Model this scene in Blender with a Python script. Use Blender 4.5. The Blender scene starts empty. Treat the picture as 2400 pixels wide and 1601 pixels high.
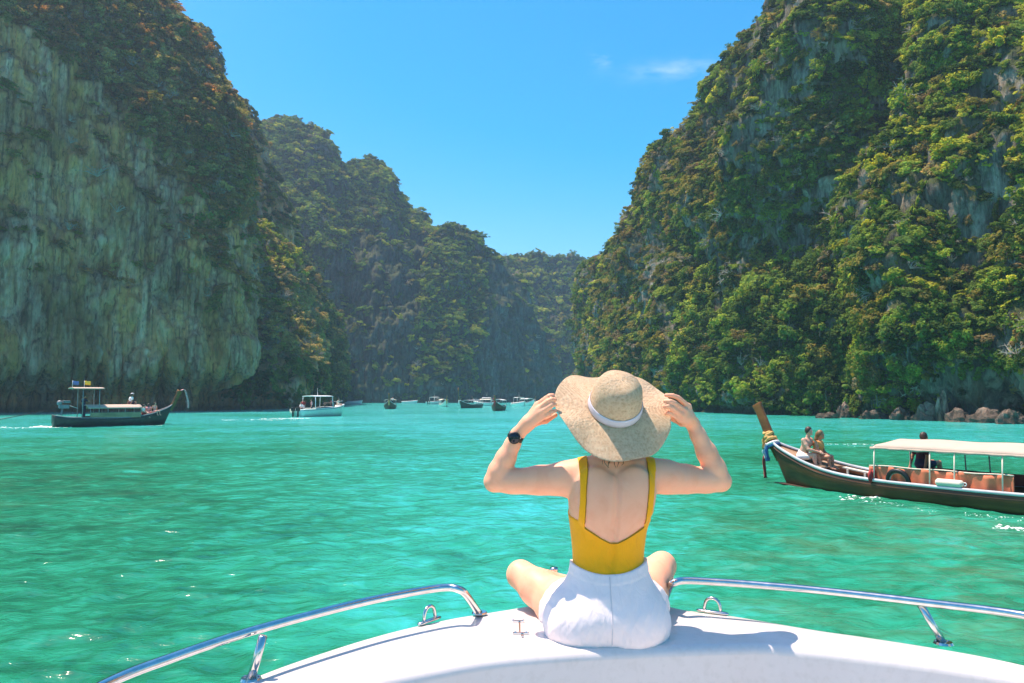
import bpy, math, random
import numpy as np
from mathutils import Vector, Matrix

R = math.radians
rng = np.random.default_rng(7)
rnd = random.Random(11)
scene = bpy.context.scene
COL = scene.collection

# ------------------------------------------------------------------ camera, sky, sun, exposure
CAM_H = 2.5
PITCH = R(3.92)
cam_d = bpy.data.cameras.new('camera')
cam_d.sensor_width = 36.0
cam_d.lens = 28.0
cam_d.clip_start = 0.05
cam_d.clip_end = 5000
cam = bpy.data.objects.new('camera', cam_d)
COL.objects.link(cam)
cam.location = (0, 0, CAM_H)
cam.rotation_euler = (math.pi / 2 + PITCH, 0, 0)
scene.camera = cam

SUN_EL, SUN_AZ = R(68), R(-63)        # azimuth measured clockwise from +Y
world = bpy.data.worlds.new('World')
scene.world = world
world.use_nodes = True
wn = world.node_tree
wn.nodes.clear()
w_out = wn.nodes.new('ShaderNodeOutputWorld')
w_bg = wn.nodes.new('ShaderNodeBackground')
w_sky = wn.nodes.new('ShaderNodeTexSky')
w_sky.sky_type = 'NISHITA'
w_sky.sun_disc = False
w_sky.sun_elevation = SUN_EL
w_sky.sun_rotation = SUN_AZ % (2 * math.pi)
w_sky.air_density = 1.0
w_sky.dust_density = 1.4
w_sky.ozone_density = 3.0
w_tint = wn.nodes.new('ShaderNodeHueSaturation')          # a camera's saturated colour rendering of blue sky
w_tint.inputs['Hue'].default_value = 0.485
w_tint.inputs['Saturation'].default_value = 1.68
w_tint.inputs['Value'].default_value = 0.93
w_bg.inputs['Strength'].default_value = 0.12
wn.links.new(w_sky.outputs[0], w_tint.inputs['Color'])
# two thin wisps of cloud, a soft noise in the sky's own directions
w_tc = wn.nodes.new('ShaderNodeTexCoord')
cur = w_tint.outputs[0]
w_nz = wn.nodes.new('ShaderNodeTexNoise')
w_nz.inputs['Scale'].default_value = 26.0
w_nz.inputs['Detail'].default_value = 6.0
w_mp = wn.nodes.new('ShaderNodeMapping')
w_mp.inputs['Scale'].default_value = (1.0, 1.0, 3.2)
wn.links.new(w_tc.outputs['Generated'], w_mp.inputs[0])
wn.links.new(w_mp.outputs[0], w_nz.inputs[0])
def wisp(cur, center, ax, ay, gain):
    c = Vector(center).normalized()
    ex = Vector((c.y, -c.x, 0)).normalized()
    ez = ex.cross(c)
    def dot(v):
        n = wn.nodes.new('ShaderNodeVectorMath'); n.operation = 'DOT_PRODUCT'
        wn.links.new(w_tc.outputs['Generated'], n.inputs[0]); n.inputs[1].default_value = v
        return n.outputs['Value']
    def m(op, a, b=None):
        n = wn.nodes.new('ShaderNodeMath'); n.operation = op
        for i, s in enumerate((a, b)):
            if s is None: continue
            if isinstance(s, (int, float)): n.inputs[i].default_value = s
            else: wn.links.new(s, n.inputs[i])
        return n.outputs[0]
    a = m('DIVIDE', dot(ex), ax); b = m('DIVIDE', dot(ez), ay)
    r2 = m('ADD', m('MULTIPLY', a, a), m('MULTIPLY', b, b))
    g = m('POWER', 2.718, m('MULTIPLY', r2, -1.0))
    front = m('GREATER_THAN', dot(c), 0.0)
    nn = wn.nodes.new('ShaderNodeMapRange')
    nn.inputs['From Min'].default_value = 0.38; nn.inputs['From Max'].default_value = 0.68
    wn.links.new(w_nz.outputs[0], nn.inputs['Value'])
    f = m('MULTIPLY', m('MULTIPLY', m('MULTIPLY', g, front), nn.outputs[0]), gain)
    mx = wn.nodes.new('ShaderNodeMix'); mx.data_type = 'RGBA'
    wn.links.new(f, mx.inputs[0]); wn.links.new(cur, mx.inputs[6])
    mx.inputs[7].default_value = (6.2, 6.8, 7.2, 1)
    return mx.outputs[2]

# ------------------------------------------------------------------ picture <-> place helpers
S_D = 2400.0 / 2351.0                 # my reading scale -> photo pixels
FPX = 2400 * 28.0 / 36.0
def ray(xd, yd):
    cx = (xd * S_D - 1200.0) / FPX
    cy = (800.5 - yd * S_D) / FPX
    return np.array([cx, math.cos(PITCH) - cy * math.sin(PITCH), math.sin(PITCH) + cy * math.cos(PITCH)])
def P(xd, yd, depth):
    r = ray(xd, yd)
    return np.array([0, 0, CAM_H]) + r * (depth / r[1])
def G(xd, yd, z=0.0):
    r = ray(xd, yd)
    return np.array([0, 0, CAM_H]) + r * ((z - CAM_H) / r[2])
def project(p):
    p = np.asarray(p, float)
    q = p - np.array([0, 0, CAM_H])
    d = q[..., 1] * math.cos(PITCH) + q[..., 2] * math.sin(PITCH)
    u = -q[..., 1] * math.sin(PITCH) + q[..., 2] * math.cos(PITCH)
    d = np.maximum(d, 1e-3)
    return (1200 + FPX * q[..., 0] / d) / S_D, (800.5 - FPX * u / d) / S_D

cur = wisp(cur, ray(1545, 160), 0.050, 0.011, 0.17)
cur = wisp(cur, ray(1381, 138), 0.011, 0.010, 0.2)
wn.links.new(cur, w_bg.inputs[0])
wn.links.new(w_bg.outputs[0], w_out.inputs[0])

sun_d = bpy.data.lights.new('sun', 'SUN')
sun_d.energy = 3.5
sun_d.angle = R(0.53)
sun_d.color = (1.0, 0.92, 0.79)
sun = bpy.data.objects.new('sun', sun_d)
COL.objects.link(sun)
sun_dir = Vector((math.sin(SUN_AZ) * math.cos(SUN_EL), math.cos(SUN_AZ) * math.cos(SUN_EL), math.sin(SUN_EL)))
sun.rotation_euler = sun_dir.to_track_quat('Z', 'Y').to_euler()
sun.location = (-60, 40, 120)

scene.view_settings.view_transform = 'Standard'
scene.view_settings.look = 'None'
scene.view_settings.gamma = 1.0
scene.view_settings.exposure = 1.12
scene.view_settings.use_curve_mapping = False
scene.view_settings.use_white_balance = True          # the photograph is balanced warm, for the shade
scene.view_settings.white_balance_temperature = 7200
scene.view_settings.white_balance_tint = 22
scene.render.engine = 'CYCLES'
scene.cycles.use_denoising = True
scene.cycles.max_bounces = 8
scene.cycles.diffuse_bounces = 3
scene.cycles.glossy_bounces = 3
scene.cycles.transmission_bounces = 4
scene.cycles.transparent_max_bounces = 8
scene.cycles.volume_bounces = 1
scene.cycles.caustics_reflective = False
scene.cycles.caustics_refractive = False

# ------------------------------------------------------------------ noise
_pr = np.random.default_rng(5)
_perm = np.concatenate([_pr.permutation(256)] * 3).astype(np.int64)
_grad = _pr.normal(size=(256, 3)); _grad /= np.linalg.norm(_grad, axis=1)[:, None]
def pnoise(p):
    p = np.asarray(p, float)
    i = np.floor(p).astype(np.int64)
    f = p - i
    i &= 255
    u = f * f * f * (f * (f * 6 - 15) + 10)
    out = 0
    for dx in (0, 1):
        for dy in (0, 1):
            for dz in (0, 1):
                h = _perm[_perm[_perm[i[:, 0] + dx] + ((i[:, 1] + dy) & 255)] + ((i[:, 2] + dz) & 255)]
                g = _grad[h]
                d = g[:, 0] * (f[:, 0] - dx) + g[:, 1] * (f[:, 1] - dy) + g[:, 2] * (f[:, 2] - dz)
                w = (u[:, 0] if dx else 1 - u[:, 0]) * (u[:, 1] if dy else 1 - u[:, 1]) * (u[:, 2] if dz else 1 - u[:, 2])
                out = out + w * d
    return out * 1.6
def fbm(p, o=4, lac=2.03, gain=0.5):
    a, s, t = 1.0, 0.0, np.asarray(p, float)
    for k in range(o):
        s = s + a * pnoise(t + 17.3 * k)
        t = t * lac; a *= gain
    return s
def ridged(p, o=4):
    a, s, t = 1.0, 0.0, np.asarray(p, float)
    for k in range(o):
        s = s + a * (1 - 2 * np.abs(pnoise(t + 9.1 * k)))
        t = t * 2.1; a *= 0.5
    return s
def sstep(a, b, x):
    t = np.clip((x - a) / (b - a), 0, 1)
    return t * t * (3 - 2 * t)

# ------------------------------------------------------------------ materials
def new_mat(name):
    m = bpy.data.materials.new(name)
    m.use_nodes = True
    nt = m.node_tree
    b = nt.nodes['Principled BSDF']
    return m, nt, b
def nd(nt, t, **kw):
    n = nt.nodes.new(t)
    for k, v in kw.items():
        if k.startswith('i_'):
            key = k[2:]
            key = int(key) if key.isdigit() else key.replace('_', ' ')
            n.inputs[key].default_value = v
        else:
            setattr(n, k, v)
    return n
def ramp(nt, stops, src=None, interp='LINEAR'):
    n = nt.nodes.new('ShaderNodeValToRGB')
    cr = n.color_ramp
    cr.interpolation = interp
    while len(cr.elements) < len(stops): cr.elements.new(0.5)
    for e, (p, c) in zip(cr.elements, stops):
        e.position = p
        e.color = (*c, 1) if len(c) == 3 else c
    if src is not None: nt.links.new(src, n.inputs[0])
    return n
def noise_node(nt, scale, detail=4, rough=0.55, mscale=(1, 1, 1), coord='Object', dist=0.0):
    tc = nt.nodes.new('ShaderNodeTexCoord')
    mp = nt.nodes.new('ShaderNodeMapping')
    mp.inputs['Scale'].default_value = mscale
    nt.links.new(tc.outputs[coord], mp.inputs[0])
    n = nt.nodes.new('ShaderNodeTexNoise')
    n.inputs['Scale'].default_value = scale
    n.inputs['Detail'].default_value = detail
    n.inputs['Roughness'].default_value = rough
    n.inputs['Distortion'].default_value = dist
    nt.links.new(mp.outputs[0], n.inputs[0])
    return n
def mixc(nt, fac, a, b, blend='MIX'):
    n = nt.nodes.new('ShaderNodeMix')
    n.data_type = 'RGBA'; n.blend_type = blend
    for i, s in ((0, fac), (6, a), (7, b)):
        if isinstance(s, (int, float)): n.inputs[i].default_value = s
        elif isinstance(s, tuple): n.inputs[i].default_value = (*s, 1) if len(s) == 3 else s
        else: nt.links.new(s, n.inputs[i])
    return n.outputs[2]
def mathn(nt, op, a, b=0.0):
    n = nt.nodes.new('ShaderNodeMath'); n.operation = op
    for i, s in enumerate((a, b)):
        if isinstance(s, (int, float)): n.inputs[i].default_value = s
        else: nt.links.new(s, n.inputs[i])
    return n.outputs[0]
def simple_mat(name, col, rough=0.5, metal=0.0, var=0.12, nscale=6.0, bump=0.0, bscale=40.0, mscale=(1, 1, 1), spec=0.5, sss=0.0):
    m, nt, b = new_mat(name)
    n = noise_node(nt, nscale, 4, mscale=mscale)
    c = np.array(col)
    r = ramp(nt, [(0.3, tuple(c * (1 - var))), (0.7, tuple(np.minimum(c * (1 + var), 1)))], n.outputs[0])
    nt.links.new(r.outputs[0], b.inputs['Base Color'])
    b.inputs['Roughness'].default_value = rough
    b.inputs['Metallic'].default_value = metal
    b.inputs['Specular IOR Level'].default_value = spec
    if sss:
        b.inputs['Subsurface Weight'].default_value = sss
        b.inputs['Subsurface Radius'].default_value = (0.02, 0.008, 0.004)
        b.inputs['Subsurface Scale'].default_value = 0.5
    if bump:
        n2 = noise_node(nt, bscale, 3, mscale=mscale)
        bp = nd(nt, 'ShaderNodeBump', i_Strength=bump, i_Distance=0.01)
        nt.links.new(n2.outputs[0], bp.inputs['Height'])
        nt.links.new(bp.outputs[0], b.inputs['Normal'])
    return m

# ------------------------------------------------------------------ object helpers
def link(name, me, mat=None, parent=None, smooth=False):
    o = bpy.data.objects.new(name, me)
    COL.objects.link(o)
    if mat is not None:
        me.materials.clear(); me.materials.append(mat)
    if parent is not None: o.parent = parent
    if smooth: me.polygons.foreach_set('use_smooth', [True] * len(me.polygons))
    return o
def mesh_np(name, V, F):
    me = bpy.data.meshes.new(name)
    V = np.asarray(V, np.float32)
    F = np.asarray(F, np.int32)
    k = F.shape[1]
    me.vertices.add(len(V)); me.vertices.foreach_set('co', V.ravel())
    me.loops.add(F.size); me.loops.foreach_set('vertex_index', F.ravel())
    me.polygons.add(len(F))
    me.polygons.foreach_set('loop_start', np.arange(0, F.size, k, dtype=np.int32))
    me.update(calc_edges=True)
    me.validate()
    return me
def tag(o, label=None, cat=None, group=None, kind=None):
    if label: o['label'] = label
    if cat: o['category'] = cat
    if group: o['group'] = group
    if kind: o['kind'] = kind
    return o
def empty(name, loc=(0, 0, 0), rz=0.0, label=None, cat=None, group=None, scale=None):
    o = bpy.data.objects.new(name, None)
    o.empty_display_size = 0.2
    COL.objects.link(o)
    o.location = loc; o.rotation_euler = (0, 0, rz)
    if scale: o.scale = (scale,) * 3
    return tag(o, label, cat, group)

class MB:
    """collects simple shapes into one mesh"""
    def __init__(s): s.v = []; s.f = []
    def add(s, vs, fs):
        o = len(s.v)
        s.v += [tuple(map(float, v)) for v in vs]
        s.f += [tuple(i + o for i in f) for f in fs]
        return s
    def box(s, c, d, rot=None, taper=1.0):
        hx, hy, hz = d[0] / 2, d[1] / 2, d[2] / 2
        vs = []
        for z in (-1, 1):
            t = taper if z > 0 else 1.0
            for x, y in ((-1, -1), (1, -1), (1, 1), (-1, 1)):
                v = Vector((x * hx * t, y * hy * t, z * hz))
                if rot is not None: v = rot @ v
                vs.append((v.x + c[0], v.y + c[1], v.z + c[2]))
        return s.add(vs, [(3, 2, 1, 0), (4, 5, 6, 7), (0, 1, 5, 4), (1, 2, 6, 5), (2, 3, 7, 6), (3, 0, 4, 7)])
    def tube(s, pts, r, n=10, caps=True, flat=1.0, up=(0, 0, 1)):
        pts = [Vector(p) for p in pts]
        rs = r if hasattr(r, '__len__') else [r] * len(pts)
        vs, fs = [], []
        prev = None
        for i, p in enumerate(pts):
            t = (pts[min(i + 1, len(pts) - 1)] - pts[max(i - 1, 0)]).normalized()
            if prev is None:
                a = Vector(up)
                if abs(a.dot(t)) > 0.95: a = Vector((1, 0, 0))
                x = a.cross(t).normalized()
            else:
                x = (prev - t * prev.dot(t)).normalized()
            prev = x
            y = t.cross(x)
            for k in range(n):
                an = 2 * math.pi * k / n
                q = p + x * (math.cos(an) * rs[i]) + y * (math.sin(an) * rs[i] * flat)
                vs.append(q[:])
        for i in range(len(pts) - 1):
            for k in range(n):
                a, b = i * n + k, i * n + (k + 1) % n
                fs.append((a, b, b + n, a + n))
        if caps:
            fs.append(tuple(range(n))[::-1]); fs.append(tuple((len(pts) - 1) * n + k for k in range(n)))
        return s.add(vs, fs)
    def ball(s, c, r, n=10, m=7, sc=(1, 1, 1)):
        vs, fs = [], []
        for j in range(m + 1):
            th = math.pi * j / m
            for k in range(n):
                an = 2 * math.pi * k / n
                vs.append((c[0] + r * sc[0] * math.sin(th) * math.cos(an), c[1] + r * sc[1] * math.sin(th) * math.sin(an), c[2] + r * sc[2] * math.cos(th)))
        for j in range(m):
            for k in range(n):
                a, b = j * n + k, j * n + (k + 1) % n
                fs.append((a, a + n, b + n, b))
        return s.add(vs, fs)
    def torus(s, c, R_, r, rot=None, n=24, m=8, a0=0, a1=2 * math.pi):
        vs, fs = [], []
        full = abs(a1 - a0 - 2 * math.pi) < 1e-6
        cnt = n if full else n + 1
        for i in range(cnt):
            a = a0 + (a1 - a0) * i / n
            for k in range(m):
                b = 2 * math.pi * k / m
                v = Vector(((R_ + r * math.cos(b)) * math.cos(a), (R_ + r * math.cos(b)) * math.sin(a), r * math.sin(b)))
                if rot is not None: v = rot @ v
                vs.append((v.x + c[0], v.y + c[1], v.z + c[2]))
        for i in range(n):
            for k in range(m):
                a, b = (i % cnt) * m + k, (i % cnt) * m + (k + 1) % m
                c2, d2 = ((i + 1) % cnt) * m + (k + 1) % m, ((i + 1) % cnt) * m + k
                fs.append((a, d2, c2, b))
        return s.add(vs, fs)
    def loft(s, rows, close=False, cap=False):
        n = len(rows[0]); vs = [p for r_ in rows for p in r_]; fs = []
        for i in range(len(rows) - 1):
            for k in range(n if close else n - 1):
                a, b = i * n + k, i * n + (k + 1) % n
                fs.append((a, b, b + n, a + n))
        if cap:
            fs.append(tuple(range(n))[::-1]); fs.append(tuple((len(rows) - 1) * n + k for k in range(n)))
        return s.add(vs, fs)
    def build(s, name, mat, parent=None, smooth=False, bevel=0.0, seg=2, subdiv=0, solid=0.0):
        me = bpy.data.meshes.new(name)
        me.from_pydata(s.v, [], s.f)
        me.update()
        o = link(name, me, mat, parent, smooth)
        if solid:
            md = o.modifiers.new('solid', 'SOLIDIFY'); md.thickness = solid; md.offset = 0
        if bevel:
            md = o.modifiers.new('bevel', 'BEVEL'); md.width = bevel; md.segments = seg; md.limit_method = 'ANGLE'; md.angle_limit = R(40)
        if subdiv:
            md = o.modifiers.new('sub', 'SUBSURF'); md.levels = subdiv; md.render_levels = subdiv
        return o
def catmull(pts, n):
    """n points along a Catmull-Rom spline through pts"""
    pts = np.asarray(pts, float)
    m = len(pts)
    t = np.linspace(0, m - 1, n)
    i = np.minimum(t.astype(int), m - 2); f = (t - i)[:, None]
    g = lambda j: pts[np.clip(j, 0, m - 1)]
    p0, p1, p2, p3 = g(i - 1), g(i), g(i + 1), g(i + 2)
    p0 = np.where((i == 0)[:, None], 2 * p1 - p2, p0)
    p3 = np.where((i == m - 2)[:, None], 2 * p2 - p1, p3)
    return 0.5 * (2 * p1 + (p2 - p0) * f + (2 * p0 - 5 * p1 + 4 * p2 - p3) * f ** 2 + (3 * p1 - p0 - 3 * p2 + p3) * f ** 3)
def copy_tree(o, parent=None):
    c = o.copy(); COL.objects.link(c)
    if parent is not None:
        c.parent = parent
        if 'label' in c and parent is not None: pass
    for ch in list(o.children): copy_tree(ch, c)
    return c

# ------------------------------------------------------------------ water
def wave_z(p, step):
    c, s_ = math.cos(R(18)), math.sin(R(18))
    q = np.stack([p[:, 0] * c + p[:, 1] * s_, -p[:, 0] * s_ + p[:, 1] * c, p[:, 2]], 1)
    z = np.zeros(len(p))
    for wl, amp, sx in ((4.5, 0.055, 0.7), (1.9, 0.075, 0.65), (0.85, 0.062, 0.7), (0.40, 0.034, 0.75), (0.20, 0.011, 0.8)):
        wgt = sstep(2.2, 5.0, wl / step)
        sel = wgt > 0.001
        n = np.zeros(len(p))
        qq = q[sel] * np.array([sx / wl, 1 / wl, 1]) * 1.25
        warp = 0.35 * pnoise(qq * 0.6 + 40)
        qq[:, 0] += warp; qq[:, 1] -= warp
        n[sel] = 0.55 * (1 - 2 * np.abs(pnoise(qq))) * 0.8 + 0.45 * pnoise(qq * 1.3 + 5)
        z += amp * wgt * n
    return z
def make_water():
    m, nt, b = new_mat('lagoon_water')
    geo = nd(nt, 'ShaderNodeNewGeometry')
    # seabed patches seen through the water: sand, weed and reef, plus painted ripple contrast
    n1 = noise_node(nt, 0.045, 4, 0.55, (1.0, 1.5, 1), dist=0.6)
    n2 = noise_node(nt, 0.35, 5, 0.6, (1, 1.3, 1), dist=0.4)
    n4 = noise_node(nt, 2.0, 4, 0.6, (0.8, 1.25, 1), dist=0.7)  # fine light and dark of the wavelets, put into the colour
    att = nd(nt, 'ShaderNodeAttribute', attribute_name='depth_tone')
    s = mathn(nt, 'ADD', mathn(nt, 'MULTIPLY', n1.outputs[0], 0.62), mathn(nt, 'MULTIPLY', n2.outputs[0], 0.38))
    s = mathn(nt, 'ADD', mathn(nt, 'MULTIPLY', mathn(nt, 'SUBTRACT', s, 0.5), 1.7), att.outputs['Fac'])
    s = mathn(nt, 'ADD', s, mathn(nt, 'MULTIPLY', mathn(nt, 'SUBTRACT', n4.outputs[0], 0.51), 1.0))
    r = ramp(nt, [(0.0, (0.0, 0.075, 0.045)), (0.25, (0.0, 0.175, 0.092)), (0.52, (0.002, 0.30, 0.185)), (0.8, (0.012, 0.42, 0.39)), (1.0, (0.04, 0.50, 0.50))], s)
    reef = nd(nt, 'ShaderNodeAttribute', attribute_name='reef')
    n3 = noise_node(nt, 0.6, 5, 0.65, (1, 1.6, 1), dist=0.8)
    rf = mathn(nt, 'MULTIPLY', mathn(nt, 'MULTIPLY', reef.outputs['Fac'], 0.42), ramp(nt, [(0.45, (0, 0, 0)), (0.68, (1, 1, 1))], n3.outputs[0]).outputs[0])
    c = mixc(nt, rf, r.outputs[0], (0.10, 0.19, 0.09))
    nt.links.new(c, b.inputs['Base Color'])
    b.inputs['Roughness'].default_value = 0.16
    b.inputs['IOR'].default_value = 1.33
    # ripples
    k1 = noise_node(nt, 2.2, 4, 0.55, (0.8, 1.2, 1), dist=0.6)
    k2 = noise_node(nt, 7.0, 4, 0.6, (0.7, 1.4, 1), dist=0.5)
    h = mathn(nt, 'ADD', mathn(nt, 'MULTIPLY', k1.outputs[0], 1.0), mathn(nt, 'MULTIPLY', k2.outputs[0], 0.15))
    bp = nd(nt, 'ShaderNodeBump', i_Strength=1.0, i_Distance=0.065)
    nt.links.new(h, bp.inputs['Height'])
    nt.links.new(bp.outputs[0], b.inputs['Normal'])

    an = np.concatenate([np.linspace(-180, -39, 40)[:-1], np.linspace(-39, 39, 820), np.linspace(39, 180, 40)[1:-1]])
    an = np.radians(an)
    ra = np.concatenate([[0.4, 1.2], np.geomspace(2.4, 130, 680), np.geomspace(131, 340, 60), [400, 520, 680]])
    A, Rr = np.meshgrid(an, ra)
    X = np.sin(A) * Rr; Y = np.cos(A) * Rr
    p = np.stack([X.ravel(), Y.ravel(), np.zeros(X.size)], 1)
    rr = Rr.ravel()
    step = rr * 0.0060
    z = wave_z(p, step)
    p[:, 2] = z
    n = len(an); mrows = len(ra)
    i, j = np.meshgrid(np.arange(mrows - 1), np.arange(n), indexing='ij')
    a = (i * n + j).ravel(); bq = (i * n + (j + 1) % n).ravel()
    F = np.stack([a, a + n, bq + n, bq], 1)
    me = mesh_np('water', p, F)
    # what the bottom is like, by place: pale sand far in the lagoon, weed and deeper green near at the left
    far = sstep(22, 85, rr)
    xr = p[:, 0] / np.maximum(rr, 1)
    tone = 0.41 + 0.38 * far + 0.16 * np.exp(-((xr - 0.02) / 0.22) ** 2) - 0.10 * sstep(-0.15, -0.45, xr) * (1 - far)
    t = me.attributes.new('depth_tone', 'FLOAT', 'POINT'); t.data.foreach_set('value', tone.astype(np.float32))
    rf_ = sstep(0.12, 0.3, xr) * sstep(3, 7, rr) * sstep(26, 14, rr) + 0.45 * sstep(-0.2, -0.5, xr) * sstep(14, 22, rr) * sstep(60, 40, rr)
    t = me.attributes.new('reef', 'FLOAT', 'POINT'); t.data.foreach_set('value', rf_.astype(np.float32))
    o = link('water', me, m, smooth=True)
    tag(o, 'turquoise green rippled sea water filling the lagoon', kind='structure')
make_water()

# ------------------------------------------------------------------ cliffs
KD = CAM_H / 2.2
def rock_mat(name, dark, mid, pale, stain, ochre_amt, moss, streak=0.10):
    m, nt, b = new_mat(name)
    n1 = noise_node(nt, 0.75, 7, 0.66, (1, 1, streak), dist=0.35)
    n5 = noise_node(nt, 1.9, 5, 0.6, (1, 1, streak * 0.45), dist=0.3)
    n2 = noise_node(nt, 0.11, 5, 0.6, (1, 1, 0.45), dist=0.4)
    n3 = noise_node(nt, 2.6, 6, 0.65, (1, 1, 0.3))
    n4 = noise_node(nt, 0.25, 5, 0.6, (1, 1, 0.16), dist=0.8)
    base = ramp(nt, [(0.34, dark), (0.46, mid), (0.55, tuple(0.5 * (np.array(mid) + np.array(pale)))), (0.66, pale)], n1.outputs[0])
    oc = ramp(nt, [(0.50 - 0.10 * ochre_amt, (0, 0, 0)), (0.66 - 0.08 * ochre_amt, (1, 1, 1))], n4.outputs[0])
    c = mixc(nt, mathn(nt, 'MULTIPLY', oc.outputs[0], min(1.0, ochre_amt)), base.outputs[0], stain)
    sh = ramp(nt, [(0.34, (0.40, 0.40, 0.42)), (0.6, (1.15, 1.15, 1.15))], n2.outputs[0])
    c = mixc(nt, 1.0, c, sh.outputs[0], 'MULTIPLY')
    fine = ramp(nt, [(0.3, (0.6, 0.6, 0.6)), (0.65, (1.15, 1.15, 1.15))], n3.outputs[0])
    c = mixc(nt, 0.8, c, fine.outputs[0], 'MULTIPLY')
    blk = ramp(nt, [(0.36, (0.30, 0.29, 0.28)), (0.47, (1, 1, 1))], n5.outputs[0])
    c = mixc(nt, 0.75, c, blk.outputs[0], 'MULTIPLY')
    # moss and low undergrowth on the ledges
    geo = nd(nt, 'ShaderNodeNewGeometry')
    sep = nd(nt, 'ShaderNodeSeparateXYZ'); nt.links.new(geo.outputs['Normal'], sep.inputs[0])
    up = nd(nt, 'ShaderNodeMapRange'); up.inputs['From Min'].default_value = 0.12; up.inputs['From Max'].default_value = 0.5
    nt.links.new(mathn(nt, 'ADD', sep.outputs[2], mathn(nt, 'MULTIPLY', mathn(nt, 'SUBTRACT', n3.outputs[0], 0.5), 0.8)), up.inputs['Value'])
    mc = ramp(nt, [(0.35, (0.028, 0.045, 0.016)), (0.65, (0.085, 0.10, 0.035))], n3.outputs[0])
    c = mixc(nt, mathn(nt, 'MULTIPLY', up.outputs[0], moss), c, mc.outputs[0])
    # wet, weed-dark tide band at the waterline
    po = nd(nt, 'ShaderNodeSeparateXYZ'); nt.links.new(geo.outputs['Position'], po.inputs[0])
    td = nd(nt, 'ShaderNodeMapRange'); td.inputs['From Min'].default_value = 1.6; td.inputs['From Max'].default_value = 0.5
    nt.links.new(po.outputs[2], td.inputs['Value'])
    c = mixc(nt, mathn(nt, 'MULTIPLY', td.outputs[0], 0.75), c, (0.03, 0.032, 0.026))
    nt.links.new(c, b.inputs['Base Color'])
    b.inputs['Roughness'].default_value = 0.95
    b.inputs['Specular IOR Level'].default_value = 0.12
    bp = nd(nt, 'ShaderNodeBump', i_Strength=0.9, i_Distance=0.6)
    nt.links.new(mathn(nt, 'ADD', n1.outputs[0], mathn(nt, 'MULTIPLY', n3.outputs[0], 0.5)), bp.inputs['Height'])
    nt.links.new(bp.outputs[0], b.inputs['Normal'])
    return m

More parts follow.
